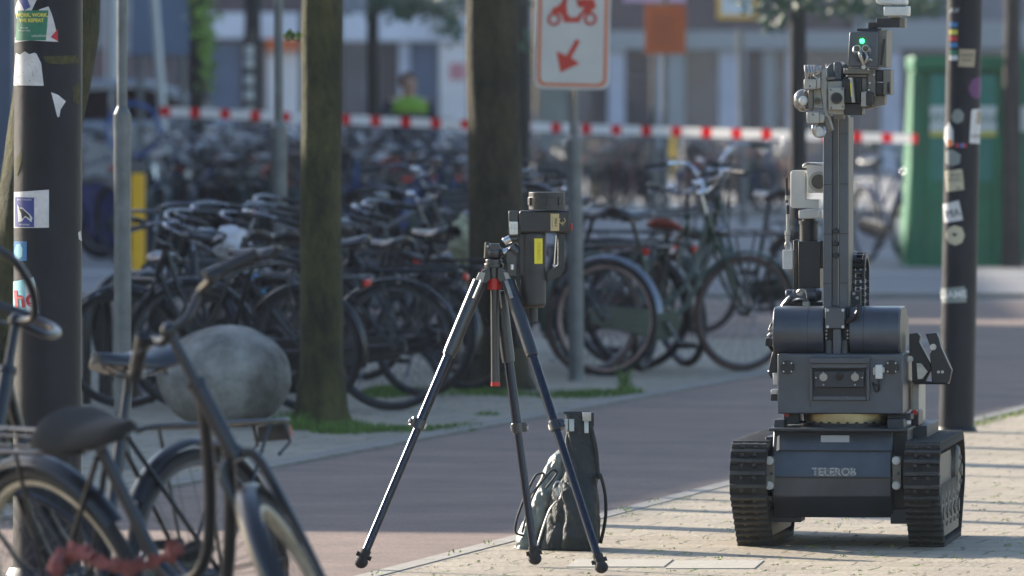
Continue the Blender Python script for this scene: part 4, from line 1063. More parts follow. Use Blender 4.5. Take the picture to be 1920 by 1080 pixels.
sticker(PRt, [(1814,165),(1822,148),(1838,144),(1841,170),(1834,186),(1820,182)], purp, label='round purple sticker')
st = sticker(PRt, [(1783,217),(1788,206),(1798,204),(1806,214),(1804,227),(1794,232),(1785,228)], greyst, label='round grey sticker')
st = sticker(PRt, [(1820,205),(1841,204),(1840,270),(1816,268)], w_st, label='white sticker with grey block'); sticker(PRt, [(1831,208),(1840,208),(1839,234),(1830,232)], tanst, 0.002); stext(st, 'LAD', 1829, 255, 9, k_pr)
st = sticker(PRt, [(1771,240),(1778,228),(1786,244),(1786,272),(1775,276),(1770,262)], w_st, label='torn red and white sticker'); sticker(PRt, [(1776,262),(1784,262),(1784,275),(1776,275)], M['orange'], 0.002); 
for i, mm in enumerate((r_pr, purp, lb_st, r_pr)): sticker(PRt, [(1790+i*5,268),(1795+i*5,269),(1795+i*5,277),(1790+i*5,276)], mm, name='sticker_strip')
sticker(PRt, [(1772,284),(1784,280),(1800,290),(1798,306),(1784,312),(1772,306)], greyst)
st = sticker(PRt, [(1771,321),(1803,316),(1806,355),(1772,360)], crm, label='cream sticker with two lines of dark letters'); stext(st, 'T ROST\nSPOTS', 1788, 333, 9, k_pr); stext(st, 'bar', 1796, 352, 7, k_pr)
st = sticker(PRt, [(1767,383),(1796,375),(1804,412),(1769,418)], w_st, label='white sticker with scribbled letters'); stext(st, 'MA', 1785, 400, 20, k_pr, rot=0.15)
st = sticker(PRt, [(1772,441),(1776,428),(1788,422),(1802,426),(1807,440),(1803,454),(1790,460),(1777,455)], crm, label='round cream sticker'); sticker(PRt, [(1784,436),(1794,438),(1790,443),(1785,442)], k_pr, 0.002)
st = sticker(PRt, [(1762,541),(1808,536),(1811,566),(1763,568)], greyst, 0.0012, label='torn grey sticker with white block letters'); stext(st, 'GAME', 1786, 552, 19, w_pr, rot=0.05, bold=0.5)

GP1 = pole_thing('sign_post', 36.5, 229, 230, 880, 19, 32, 'slim grey steel post with a collar left of the boulder', 'post', M['galv'], split=214)
GP2 = pole_thing('sign_post', 49.5, 522, 525, 700, 17, 30, 'grey steel post rising from the bicycles left of the mossy tree', 'post', M['galv'], split=238)

# unseen posts added beyond the left edge to cast shadow stripes on the right pavement
for i, (x, y, r, lab) in enumerate(((-4.10,42.4,0.17,'thickest unseen post added for its shadow beyond the left edge of the picture'),(-4.14,38.85,0.045,'farther of the two slimmest unseen posts added for their shadows beyond the left edge'),(-4.19,38.2,0.05,'middle slim unseen post added for its shadow beyond the left edge'),(-4.25,37.3,0.08,'nearest slim unseen post added for its shadow beyond the left edge'),(-4.0,41.2,0.028,'thin unseen post added for its shadow beside the thickest post beyond the left edge'))):
    q_ = empty('shadow_post', (x, y, 0), 0, lab, 'post', 'unseen posts added for their shadows')
    b = MB(); b.cyl((0,0,0),(0,0,4.6), r, r*0.85, 20); b.build('shaft', M['galv'], q_)
    b = MB(); b.lathe([(r,0),(r*1.3,0.01),(r*1.1,0.06),(r*0.3,0.09)], (0,0,4.6), (0,0,1), 20); b.build('cap', M['galv'], q_)

# ------------------------------------------------------------------ moped lane sign on its post
SP = pole_thing('traffic_sign', 48.1, 1074, 1081, 714, 17, 29, 'white rectangular sign with red moped and diagonal arrow on a grey post', 'traffic sign', M['galv'], split=262, ztop=2.0)
def sign_plate():
    root, D = SP[0], 47.95; s = F/D; base = root.location; tilt = R_(-1.2)
    c = ((1074-960)/s-base.x, H-(60-YH)/s)       # plate centre
    W2, H2 = 70/s, 107/s
    def on(px, py, o=0.0):
        u = (px-1074)/s; v = -(py-60)/s
        return Vector((c[0]+u, D-base.y-0.012-o, c[1]+v))
    def rr(w_, h_, r, n=6):
        pts = []
        for (cx, cy, a0) in ((w_-r,h_-r,0),(-w_+r,h_-r,90),(-w_+r,-h_+r,180),(w_-r,-h_+r,270)):
            for k in range(n+1): a = R_(a0+90*k/n); pts.append((cx+r*math.cos(a), cy+r*math.sin(a)))
        return pts
    def plate(w_, h_, r, o, t, nm, m, par):
        b = MB(); cs, sn = math.cos(tilt), math.sin(tilt)
        b.prism([(c[0]+x*cs-y*sn, c[1]+x*sn+y*cs) for x, y in rr(w_, h_, r)], (0, D-base.y-0.012-o, 0), (1,0,0), (0,0,1), (0,t,0)); return b.build(nm, m, par, smooth=30)
    p = plate(W2, H2, 0.045, 0.0, 0.003, 'sign_plate', M['signwhite'], root)
    plate(W2*0.93, H2*0.955, 0.04, 0.0012, 0.0012, 'sign_border', M['signorange'], p)
    plate(W2*0.84, H2*0.90, 0.03, 0.0024, 0.0012, 'sign_face', M['signwhite'], p)
    b = MB(); k = D/F
    def P(pts, o=0.0040):
        q = [on(x, y, o) for x, y in pts]; b.prism([(a.x, a.z) for a in q], (0, q[0].y, 0), (1,0,0), (0,0,1), (0,0.0012,0))
    for cx, cy in ((1039,36),(1107,35)):
        o = on(cx, cy, 0.0034); b.torus(o, (0,1,0), 10*k, 2.6*k, 28, 6)
    P([(1054,2),(1062,2),(1064,26),(1070,33),(1082,32),(1096,14),(1084,14),(1082,6),(1116,8),(1118,14),(1104,24),(1094,26),(1086,42),(1058,42),(1052,26),(1034,22),(1030,26),(1036,16),(1048,10)])
    P([(1058,-14),(1064,-14),(1064,4),(1054,6)]); P([(1046,-18),(1064,-16),(1064,-12),(1046,-13)]); P([(1080,-2),(1112,-2),(1118,8),(1082,8)])
    b.build('moped_symbol', M['signred'], p)
    b = MB(); b_pts = [(1080,73),(1088,77),(1071,108),(1087,119),(1051,136),(1043,96),(1062,104)]
    q = [on(x, y, 0.0040) for x, y in b_pts]; b.prism([(a.x, a.z) for a in q], (0, q[0].y, 0), (1,0,0), (0,0,1), (0,0.0012,0)); b.build('arrow_symbol', M['signred'], p)
sign_plate()
# distant yellow bordered notice on a thin post
SP2 = pole_thing('notice_sign', 110, 1387, 1395, 420, 13, 14, 'white notice with yellow border on a thin grey post in the distance', 'sign', M['galv'], ztop=2.3)
r2 = SP2[0]; b = MB(); s = F/110
def nb(b, x0, y0, x1, y1, o, t, base, D=109.9):
    a = Wp(x0, y1, D)-base; c = Wp(x1, y0, D)-base; y = D-base.y-o
    b.hexa([(a.x,y,a.z),(c.x,y,a.z),(c.x,y+t,a.z),(a.x,y+t,a.z),(a.x,y,c.z),(c.x,y,c.z),(c.x,y+t,c.z),(a.x,y+t,c.z)])
nb(b, 1344, -70, 1419, 36, 0, 0.02, r2.location); o = b.build('notice_board', M['ypost'], r2, bevel=0.01)
b = MB(); nb(b, 1352, -60, 1411, 28, 0.01, 0.012, r2.location); nb_ = b.build('notice_face', mat('notice_white', (0.75,0.75,0.72), 0.5), o)
b = MB()
for y in (-30,-22,-14,-4): nb(b, 1360, y, 1402, y+3, 0.016, 0.008, r2.location)
nb(b, 1372, -2, 1394, 3, 0.016, 0.008, r2.location); b.build('notice_print', greyst, nb_)

# ------------------------------------------------------------------ yellow posts
for (px, D, lab) in ((259, 75.8, 'bright yellow square post right of the slim grey post'), (1257, 185, 'small yellow post far down the road under the barrier tape')):
    s = F/D; r = empty('yellow_post', ((px-960)/s, D, 0), 0, lab, 'post')
    wd = 25/s if D < 100 else 0.24
    b = MB(); b.box((0,0,0.42), (wd, 0.1, 0.84)); b.build('post_body', M['ypost'], r, bevel=0.01)
    b = MB(); b.box((0,0,0.85), (wd*0.98, 0.098, 0.02)); b.build('post_cap', M['ypost'], r, bevel=0.006)

# ------------------------------------------------------------------ trees
def tree(D, rows, label, m, flare=1.0, ztop=6.0, crown=True, droop=(), seed=1, leafm=None, limbs=4):
    """rows: (py, px_left, px_right) from the foot upwards"""
    rnd = random.Random(seed); s = F/D
    rows = sorted(rows, key=lambda r: -r[0])
    base = Vector((((rows[0][1]+rows[0][2])/2-960)/s, D, 0))
    root = empty('tree', base, 0, label, 'tree')
    pts = []; rs = []
    for (py, xl, xr_) in rows:
        pts.append(Vector((((xl+xr_)/2-960)/s, D, H-(py-YH)/s))-base); rs.append((xr_-xl)/2/s)
    pts[0].z = -0.03
    last = pts[-1]; dirn = (pts[-1]-pts[-2]).normalized() if len(pts) > 2 else Vector((0,0,1))
    if last.z < ztop:
        e = last+Vector((dirn.x*0.5, 0, 1))*(ztop-last.z); pts.append(e); rs.append(rs[-1]*0.62)
    # fine rings with uneven bark outline
    b = MB(); n = 40; Z = []
    for i in range(len(pts)-1):
        L = (pts[i+1]-pts[i]).length; k = max(2, int(L/0.05)) if pts[i].z < 3.2 else 6
        for j in range(k): t = j/k; Z.append((pts[i].lerp(pts[i+1], t), rs[i]*(1-t)+rs[i+1]*t))
    Z.append((pts[-1], rs[-1]))
    for (c, r) in Z:
        for i in range(n):
            a = 2*PI*i/n; q = Vector((math.cos(a), math.sin(a), 0))
            f = 1+0.05*noise.noise(Vector((q.x*2.2+seed, q.y*2.2, c.z*1.6)))+0.03*noise.noise(Vector((q.x*9+seed, q.y*9, c.z*7)))
            if c.z < 0.28: f += 0.16*flare*(0.28-c.z)/0.28*(0.5+0.9*max(0, math.sin(a*5+seed)))
            b.v.append(c+q*r*f)
    for k in range(len(Z)-1):
        for i in range(n):
            j = (i+1) % n; b.f.append([k*n+i, k*n+j, (k+1)*n+j, (k+1)*n+i]); b.m.append(0)
    tk = b.build('trunk', m, root, smooth=70)
    if crown:
        tops = []
        top = pts[-1]
        for k in range(limbs):
            a = 2*PI*k/limbs+rnd.random(); st = top-Vector((0,0,rnd.uniform(0.1,1.4))); L = rnd.uniform(1.2,2.2)
            e = st+Vector((math.cos(a)*L, math.sin(a)*L, rnd.uniform(0.7,1.6)))
            lb = MB(); lb.tube([st, st.lerp(e, 0.5)+Vector((0,0,0.15)), e], [rs[-1]*0.6, rs[-1]*0.4, rs[-1]*0.15], 8, sub=3); lb.build('limb', m, root); tops.append(e)
        lv = MB(); cl = [(t, 1.0) for t in tops]+[(top+Vector((0,0,1.5)), 1.3)]
        for (c, r) in cl:
            for _ in range(170):
                d = Vector((rnd.gauss(0,1), rnd.gauss(0,1), rnd.gauss(0,0.7)))*r*0.5; leafq(lv, c+d, rnd, 0.10)
        for (px, py, rx, ry, cnt, sz) in droop:
            c = Wp(px, py, D)-base
            for _ in range(cnt):
                d = Vector((rnd.gauss(0,1)*rx/s, rnd.gauss(0,1)*0.4, rnd.gauss(0,1)*ry/s)); leafq(lv, c+d, rnd, sz)
        lv.build('crown', leafm or M['leafdark'], root, smooth=0)
    return root
def leafq(b, c, rnd, sz):
    u = Vector((rnd.gauss(0,1), rnd.gauss(0,1), rnd.gauss(0,1))).normalized(); v = u.orthogonal().normalized()
    L = sz*rnd.uniform(0.6,1.3); b.add([c-u*L*0.5, c+v*L*0.3, c+u*L*0.5, c-v*L*0.3], [(0,1,2,3)])
t1 = tree(41.3, [(804,548,662),(770,556,648),(700,562,643),(540,563,642),(420,563,640),(200,565,641),(0,566,643)], 'mossy tree trunk with grass at its foot beside the stone boulder', M['bark'], seed=3)
t2 = tree(46.7, [(738,868,1008),(700,872,992),(600,876,984),(400,878,981),(200,875,975),(0,873,971)], 'broad dark tree trunk directly behind the tripod', M['barkb'], seed=5)
# young shoot on the mossy trunk
b = MB(); rnd = random.Random(3); o1 = t1.location
for (px, py) in ((538,66),(545,62),(552,66),(560,66),(557,70),(540,72),(548,70)):
    c = Wp(px, py, 41.2)-o1
    for _ in range(4): leafq(b, c+Vector((rnd.gauss(0,.004),0,rnd.gauss(0,.005))), rnd, 0.035)
b.tube([Wp(576,62,41.2)-o1, Wp(556,66,41.2)-o1, Wp(540,64,41.2)-o1], 0.002, 5)
b.build('young_shoot', M['leaf'], t1, smooth=0)
tree(33.5, [(905,-42,52),(800,-25,42),(650,-15,50),(500,-8,70),(350,0,112),(250,14,152),(150,28,172),(60,45,186),(0,55,190),(-100,70,196)], 'dark leaning tree trunk half hidden behind the left lamp post', M['bark'], seed=8, flare=0.6)
tree(62, [(598,1481,1514),(400,1481,1512),(200,1481,1512),(0,1482,1512)], 'thin dark tree trunk left of the robot gripper', M['barkfar'], seed=11, droop=((1465,10,35,14,120,0.07),(1450,45,12,8,26,0.06)))
tree(105, [(433,686,712),(200,687,711),(0,688,710)], 'slender distant tree trunk left of the officer in the hi-vis vest', M['barkfar'], seed=13, droop=((790,12,45,14,150,0.13),(850,40,12,20,45,0.12),(720,10,30,14,60,0.13)))
tree(78, [(515,962,1000),(200,964,994),(0,966,992)], 'dark distant tree just right of the broad trunk', M['barkfar'], seed=15, droop=((985,60,8,60,40,0.08),))
tree(95, [(460,352,384),(200,354,384),(0,355,386)], 'distant ivy covered tree with bright yellow green leaves behind the far bicycles', M['barkfar'], seed=17, droop=((385,40,9,40,170,0.10),(388,110,8,35,140,0.09),(370,10,14,20,60,0.1)), leafm=M['leaf'])
tree(82, [(497,1879,1915),(300,1880,1914),(100,1882,1914),(0,1884,1914)], 'brown tree trunk in front of the green container at the right edge', mat('bark_brown', (0.05,0.042,0.034), 0.85, 0, 0.3, 5, 0.5, 20), seed=19, droop=((1640,12,60,14,300,0.09),(1720,8,40,10,120,0.09),(1590,20,18,8,60,0.08)))
tree(120, [(405,456,492),(200,458,490),(0,459,489)], 'distant dark trunk beside a striped pole', M['barkfar'], seed=21)

def shade_tree():  # unseen tree, added so its crown shades the nearest bicycles
    rnd = random.Random(77); root = empty('tree', (-6.9, 27.4, 0), 0, 'leafy unseen tree added beyond the left edge to shade the nearest bicycles', 'tree')
    b = MB(); b.tube([(0,0,-0.02),(0.02,0,1.2),(-0.02,0.03,2.6),(0,0,3.6)], [0.16,0.12,0.10,0.06], 20, sub=5); b.build('trunk', M['barkb'], root)
    lv = MB()
    for _ in range(5200):
        d = Vector((rnd.gauss(0,1), rnd.gauss(0,1), rnd.gauss(0,1))).normalized()*rnd.random()**0.45
        leafq(lv, Vector((d.x*1.5, d.y*1.5, 3.75+d.z*1.35)), rnd, 0.16)
    lv.build('crown', M['leafdark'], root, smooth=0)
shade_tree()

# ------------------------------------------------------------------ boulder
bo = MB(); Dq = 41.6; s = F/Dq
def rock(d): return 1+0.045*noise.noise(d*1.7+Vector((4,1,2)))+0.015*noise.noise(d*6)
bo.ell(((421-960)/s, Dq, 0.205), (0.300, 0.285, 0.235), 48, 28, fn=rock)
tag(bo.build('boulder', M['stone'], smooth=80), 'large rounded grey stone boulder on the pavement left of the mossy tree', 'boulder')

# ------------------------------------------------------------------ bicycles
R0 = 0.335
AX0 = Vector((0.525, 0, 0.335)); AXD = Vector((-0.404, 0, 1)).normalized()
def axp(z): return AX0+AXD*((z-0.335)/AXD.z)
def wheel_part(name, c, rimm, tyrem, root, spokes=30):
    b = MB(); b.cyl((c.x,-0.04,c.z), (c.x,0.04,c.z), 0.018, None, 10); b.cyl((c.x,-0.055,c.z), (c.x,0.055,c.z), 0.006, None, 8)
    for k in range(spokes):
        a = 2*PI*k/spokes; sd_ = 1 if k % 2 else -1; aa = a+0.35*(1 if (k//2) % 2 else -1)
        b.cyl((c.x+0.017*math.cos(aa), sd_*0.03, c.z+0.017*math.sin(aa)), (c.x+0.298*math.cos(a), 0, c.z+0.298*math.sin(a)), 0.0013, None, 3, False)
    wp = b.build(name, M['spoke'], root)
    r = MB(); prof = [(0.292,-0.010),(0.296,-0.015),(0.308,-0.015),(0.310,-0.010),(0.310,0.010),(0.308,0.015),(0.296,0.015),(0.292,0.010),(0.292,-0.010)]
    r.lathe([(q[0], q[1]) for q in prof], c, (0,1,0), 48, cap=False); r.build('rim', rimm, wp)
    t = MB(); t.torus(c, (0,1,0), 0.319, 0.0195, 48, 10); t.build('tyre', tyrem, wp)
    return wp
def fender(name, c, a0, a1, m, root, R=0.362):
    b = MB(); n = 26
    for i in range(n+1):
        a = R_(a0+(a1-a0)*i/n)
        for (y, dr_) in ((-0.028,-0.012),(-0.018,0.001),(0,0.006),(0.018,0.001),(0.028,-0.012),(0.015,-0.001),(0,0.002),(-0.015,-0.001)):
            b.v.append(Vector((c.x+(R+dr_)*math.cos(a), y, c.z+(R+dr_)*math.sin(a))))
    for i in range(n):
        for k in range(8): k2 = (k+1) % 8; b.f.append([i*8+k, i*8+k2, (i+1)*8+k2, (i+1)*8+k]); b.m.append(0)
    o = len(b.v)
    for a in (a0 if a0 > 90 else a1,):
        for sd_ in (-1, 1): b.tube([(c.x, sd_*0.045, c.z), (c.x+(R-0.01)*math.cos(R_(a-20 if a > 90 else a+20)), sd_*0.027, c.z+(R-0.01)*math.sin(R_(a-20 if a > 90 else a+20)))], 0.0025, 5)
    return b.build(name, m, root, smooth=50)
def make_bike(frame_m, kind='oma', rimm=None, saddle_m=None, sz=0.93, rackz=0.735, fender_m=None, carrier=False, bar='swept', tyrem=None, bars_m=None, basket=None, extras=True):
    rimm = rimm or M['rims']; saddle_m = saddle_m or M['leather']; fender_m = fender_m or frame_m; tyrem = tyrem or M['tyre']; bars_m = bars_m or M['darksteel']
    root = empty('bicycle', (0,0,0), 0)
    rh = Vector((-0.50,0,R0)); fh = Vector((0.58,0,R0)); bb = Vector((-0.03,0,0.29)); sd0 = bb; st = Vector((-0.185,0,0.74)); dS = (st-bb).normalized()
    b = MB(); hb, ht = axp(0.735), axp(0.90)
    b.cyl(hb, ht, 0.020, None, 14); b.cyl(hb-AXD*0.006, hb+AXD*0.008, 0.025, None, 14); b.cyl(ht-AXD*0.006, ht+AXD*0.010, 0.025, None, 14)
    b.tube([bb, st], 0.0155, 12); b.cyl(bb+Vector((0,-0.04,0)), bb+Vector((0,0.04,0)), 0.022, None, 12)
    if kind == 'oma':
        b.tube([axp(0.88), Vector((0.235,0,0.66)), Vector((0.13,0,0.47)), Vector((0.0,0,0.40)), Vector((-0.085,0,0.45))], 0.0145, 12, sub=6)
        b.tube([axp(0.76), Vector((0.29,0,0.60)), Vector((0.19,0,0.42)), Vector((0.08,0,0.31)), bb], 0.0155, 12, sub=6)
    elif kind == 'opa':
        b.tube([axp(0.87), st+dS*-0.02], 0.0145, 12); b.tube([axp(0.77), bb], 0.0155, 12)
    else:
        b.tube([axp(0.84), bb+dS*0.22], 0.018, 12); b.tube([axp(0.77), bb], 0.0165, 12)
    for sd_ in (-1, 1):
        b.tube([bb+Vector((-0.02,sd_*0.02,0)), rh+Vector((0.2,sd_*0.045,-0.01)), rh+Vector((0,sd_*0.055,0))], 0.0085, 8)
        b.tube([st+Vector((0,sd_*0.015,-0.03)), rh+Vector((0,sd_*0.055,0))], 0.007, 8)
    b.build('frame', frame_m, root)
    b = MB(); fc = axp(0.72)
    for sd_ in (-1, 1): b.tube([fc+Vector((0,sd_*0.02,0.005)), fc+Vector((0.02,sd_*0.048,-0.03)), axp(0.5)+Vector((0.01,sd_*0.052,0)), fh+Vector((0,sd_*0.052,0))], [0.012,0.012,0.010,0.0075], 8, sub=4)
    b.cyl(axp(0.715), axp(0.735), 0.018, None, 12); b.build('fork', frame_m, root)
    # handlebar
    b = MB(); top = axp(1.03); b.cyl(axp(0.90), top, 0.0125, None, 12); b.ell(top, (0.022,0.02,0.02), 12, 8)
    if bar == 'swept':
        hp = [(0.0,0),(0.06,0.06),(0.055,0.16),(0.0,0.24),(-0.09,0.27),(-0.20,0.285)]; hz_ = [0.0,0.015,0.055,0.085,0.085,0.075]
    elif bar == 'low':
        hp = [(0.0,0),(0.0,0.05),(-0.04,0.10),(0.0,0.15),(-0.02,0.175),(-0.05,0.25)] if not extras and sz < 0.8 else [(0.0,0),(0.05,0.06),(0.05,0.15),(0.0,0.235),(-0.09,0.27),(-0.20,0.285)]; hz_ = [0.0,0.005,0.032,0.057,0.060,0.048] if not extras and sz < 0.8 else [0.0,0.01,0.02,0.01,-0.015,-0.04]
    elif bar == 'high':
        hp = [(0.0,0),(0.05,0.05),(0.06,0.13),(0.04,0.22),(-0.04,0.28),(-0.18,0.30)]; hz_ = [0.0,0.03,0.10,0.15,0.15,0.13]
    else:
        hp = [(0.0,0),(0.02,0.1),(0.01,0.2),(-0.01,0.3)]; hz_ = [0,0.0,0.01,0.01]
    droopz = 0.45 if (not extras and sz < 0.8) else 0.0     # one side bent down
    for sd_ in (-1, 1):
        P = [top+Vector((p[0], sd_*p[1]*(0.5 if droopz and sd_ < 0 else 1), z-(p[1]*droopz if sd_ < 0 else 0))) for p, z in zip(hp, hz_)]; b.tube(P, 0.0112, 10, sub=6)
    # brake lever and bell
    for sd_ in (-1, 1):
        a = top+Vector((hp[-2][0], sd_*hp[-2][1]*(0.5 if droopz and sd_ < 0 else 1), hz_[-2]-(hp[-2][1]*droopz if sd_ < 0 else 0))); e = top+Vector((hp[-1][0], sd_*hp[-1][1]*(0.5 if droopz and sd_ < 0 else 1), hz_[-1]-(hp[-1][1]*droopz if sd_ < 0 else 0)))
        b.tube([a+Vector((0.01,0,-0.01)), a.lerp(e, 0.3)+Vector((0,sd_*0.03,-0.025)), e+Vector((0.02,sd_*0.035,-0.03))], 0.0045, 6)
    hbo = b.build('handlebar', bars_m, root)
    for sd_ in (-1, 1):
        a = top+Vector((hp[-2][0], sd_*hp[-2][1]*(0.5 if droopz and sd_ < 0 else 1), hz_[-2]-(hp[-2][1]*droopz if sd_ < 0 else 0))); e = top+Vector((hp[-1][0], sd_*hp[-1][1]*(0.5 if droopz and sd_ < 0 else 1), hz_[-1]-(hp[-1][1]*droopz if sd_ < 0 else 0))); d = (e-a).normalized()
        g = MB(); prof = []
        for k in range(12): prof += [(0.0155, k*0.0105), (0.0172, k*0.0105+0.004), (0.0155, k*0.0105+0.008)]
        g.lathe([(0.012,-0.001)]+prof+[(0.019,0.128),(0.019,0.134),(0.012,0.137)], e-d*0.125, d, 12); g.build('grip', M['blackm'], hbo)
    if extras:
      bl = MB(); bl.ell(top+Vector((0.03,0.09,0.05)), (0.026,0.026,0.018), 14, 8); bl.build('bell', M['chrome'], hbo)
    wheel_part('rear_wheel', rh, rimm, tyrem, root); wheel_part('front_wheel', fh, rimm, tyrem, root)
    fender('rear_fender', rh, 35, 195, fender_m, root); fender('front_fender', fh, 5, 150, fender_m, root)
    # seat post and saddle
    b = MB(); sp_ = st+dS*((sz-0.05-st.z)/dS.z); b.cyl(st-dS*0.02, sp_, 0.0125, None, 12); b.cyl(st-dS*0.005, st+dS*0.015, 0.019, None, 12)
    so_ = b.build('seat_post', M['bikeblack'], root)
    b = MB(); sx = sp_.x; N = 12; n = 16
    for i in range(N+1):
        t = i/N; x = sx-0.14+0.285*t
        wd_ = 0.105*(1-t)**0.6*1.0+0.019 if t > 0.12 else 0.075+0.05*(t/0.12); wd_ = min(wd_, 0.11)
        zt_ = sz+0.028*(1-min(1, t*2.4))+0.010*t*t; th = 0.052*(1-0.45*t) if t > 0.1 else 0.03+0.02*t/0.1
        for k in range(n):
            a = 2*PI*k/n; b.v.append(Vector((x, wd_*math.copysign(abs(math.cos(a))**0.8, math.cos(a)), zt_-th/2+th/2*math.copysign(abs(math.sin(a))**0.7, math.sin(a))-0.02*abs(math.cos(a))**3)))
    for i in range(N):
        for k in range(n): k2 = (k+1) % n; b.f.append([i*n+k, i*n+k2, (i+1)*n+k2, (i+1)*n+k]); b.m.append(0)
    b.f.append(list(range(n))); b.m.append(0); b.f.append([N*n+k for k in range(n)]); b.m.append(0)
    sa = b.build('saddle', saddle_m, root, smooth=60)
    b = MB()
    for sd_ in (-1, 1):
        b.tube([(sx+0.10,sd_*0.012,sz-0.03),(sx+0.02,sd_*0.025,sz-0.055),(sx-0.06,sd_*0.03,sz-0.052),(sx-0.11,sd_*0.05,sz-0.03)], 0.004, 6, sub=3)
        pts = [(sx-0.10+0.014*math.cos(t*1.2), sd_*0.045+0.014*math.sin(t*1.2), sz-0.058+t*0.0022) for t in range(26)]; b.tube(pts, 0.003, 5)
    b.cyl((sx-0.02,-0.03,sz-0.052),(sx-0.02,0.03,sz-0.052),0.012,None,10)
    b.build('saddle_spring', M['darksteel'], sa)
    # rear rack
    b = MB(); z = rackz
    b.tube([(-0.22,-0.02,z-0.01),(-0.26,-0.055,z),(-0.5,-0.07,z),(-0.80,-0.07,z),(-0.85,-0.05,z+0.002),(-0.85,0.05,z+0.002),(-0.80,0.07,z),(-0.5,0.07,z),(-0.26,0.055,z),(-0.22,0.02,z-0.01)], 0.0065, 8, sub=3)
    for y in (-0.03, 0.03): b.tube([(-0.27,y,z),(-0.84,y,z)], 0.004, 6)
    for x in (-0.33,-0.5,-0.67,-0.8): b.tube([(x,-0.07,z),(x,0.07,z)], 0.0045, 6)
    for sd_ in (-1, 1):
        b.tube([(-0.44,sd_*0.07,z),(-0.5,sd_*0.06,R0)], 0.0055, 6); b.tube([(-0.76,sd_*0.07,z),(-0.51,sd_*0.06,R0+0.01)], 0.0055, 6)
        b.tube([(-0.84,sd_*0.05,z),(-0.86,sd_*0.055,z-0.06),(-0.80,sd_*0.06,z-0.09)], 0.005, 6)
    b.build('rear_rack', M['bikeblack'], root)
    b = MB(); b.box((-0.865,0,z-0.03), (0.02,0.10,0.045)); b.build('lamp_holder', M['blackm'], root, bevel=0.004)
    b = MB(); b.box((-0.882,0,z-0.03), (0.022,0.085,0.036)); b.build('rear_light', M['redlight'], root, bevel=0.006)
    if extras:
      b = MB(); c = axp(0.80)+Vector((0.075,0,0.01)); b.lathe([(0.012,-0.05),(0.03,-0.03),(0.036,0.0),(0.036,0.008)], c, (1,0,0), 18); b.tube([axp(0.78), c+Vector((-0.03,0,-0.03))], 0.006, 6); b.build('headlight', M['darksteel'], root)
    # chain case, cranks, pedals
    b = MB(); pc = [(0.05,0.355),(0.10,0.29),(0.05,0.215),(-0.03,0.19),(-0.5,0.275),(-0.565,0.31),(-0.56,0.365),(-0.5,0.40)]
    b.prism(pc, (0,-0.062,0), (1,0,0), (0,0,1), (0,0.028,0)); b.build('chain_case', frame_m if kind != 'sport' else M['blackm'], root, bevel=0.006)
    ck = MB(); ca = R_(-50)
    for sd_, a in ((-1, ca), (1, ca+PI)):
        e = bb+Vector((0.17*math.cos(a), sd_*0.085, 0.17*math.sin(a))); ck.tube([bb+Vector((0,sd_*0.05,0)), bb+Vector((0,sd_*0.085,0)), e], 0.0085, 8)
    cko = ck.build('crank', M['darksteel'], root)
    for sd_, a in ((-1, ca), (1, ca+PI)):
        e = bb+Vector((0.17*math.cos(a), sd_*0.135, 0.17*math.sin(a))); p = MB()
        for dx in (-0.03, 0.03): p.box(e+Vector((dx,0,0)), (0.022,0.085,0.022))
        for dy in (-0.04, 0, 0.04): p.box(e+Vector((0,dy,0)), (0.05,0.007,0.012))
        for k in range(6): p.box(e+Vector((-0.03,-0.035+k*0.014,0)), (0.026,0.006,0.027)); p.box(e+Vector((0.03,-0.035+k*0.014,0)), (0.026,0.006,0.027))
        p.build('pedal', M['rubber'], cko)
    b = MB(); b.tube([(-0.12,0.03,0.27),(-0.16,0.10,0.14),(-0.17,0.17,0.02),(-0.13,0.175,0.012)], 0.007, 8, sub=3); b.build('kickstand', M['darksteel'], root)
    if carrier:
        b = MB(); z = 0.80
        b.tube([(0.36,-0.14,z),(0.78,-0.14,z),(0.80,-0.12,z),(0.80,0.12,z),(0.78,0.14,z),(0.36,0.14,z)], 0.007, 8, closed=True)
        for x in (0.44,0.54,0.64,0.73): b.tube([(x,-0.14,z),(x,0.14,z)], 0.004, 6)
        for sd_ in (-1, 1):
            b.tube([(0.42,sd_*0.13,z),fh+Vector((0,sd_*0.06,0.01))], 0.0065, 6); b.tube([(0.72,sd_*0.13,z),fh+Vector((0,sd_*0.06,0.01))], 0.0065, 6)
            b.tube([(0.37,sd_*0.13,z),(0.37,sd_*0.13,z+0.25),(0.35,sd_*0.05,z+0.27)], 0.0055, 6)
        b.tube([(0.37,-0.13,z+0.12),(0.37,0.13,z+0.12)], 0.005, 6)
        b.build('front_carrier', M['bikeblack'], root)
    if basket:
        b = MB(); z0, z1_ = 0.80, 1.02
        for k in range(6):
            z = z0+(z1_-z0)*k/5; e = 0.12+0.03*k/5
            b.tube([(0.42,-e-0.03,z),(0.42+2*e,-e-0.03,z),(0.42+2*e,e+0.03,z),(0.42,e+0.03,z)], 0.004, 5, closed=True)
        for k in range(9):
            y = -0.15+0.0375*k; b.tube([(0.42,y,z0),(0.42,y*1.15,z1_)], 0.003, 4); b.tube([(0.66,y,z0),(0.72,y*1.15,z1_)], 0.003, 4); b.tube([(0.43+0.028*k,-0.15,z0),(0.43+0.032*k,-0.18,z1_)], 0.003, 4); b.tube([(0.43+0.028*k,0.15,z0),(0.43+0.032*k,0.18,z1_)], 0.003, 4)
        b.build('front_basket', basket, root)
    return root
STEER = ('fork', 'front_wheel', 'handlebar', 'front_fender', 'headlight', 'front_basket', 'front_carrier')
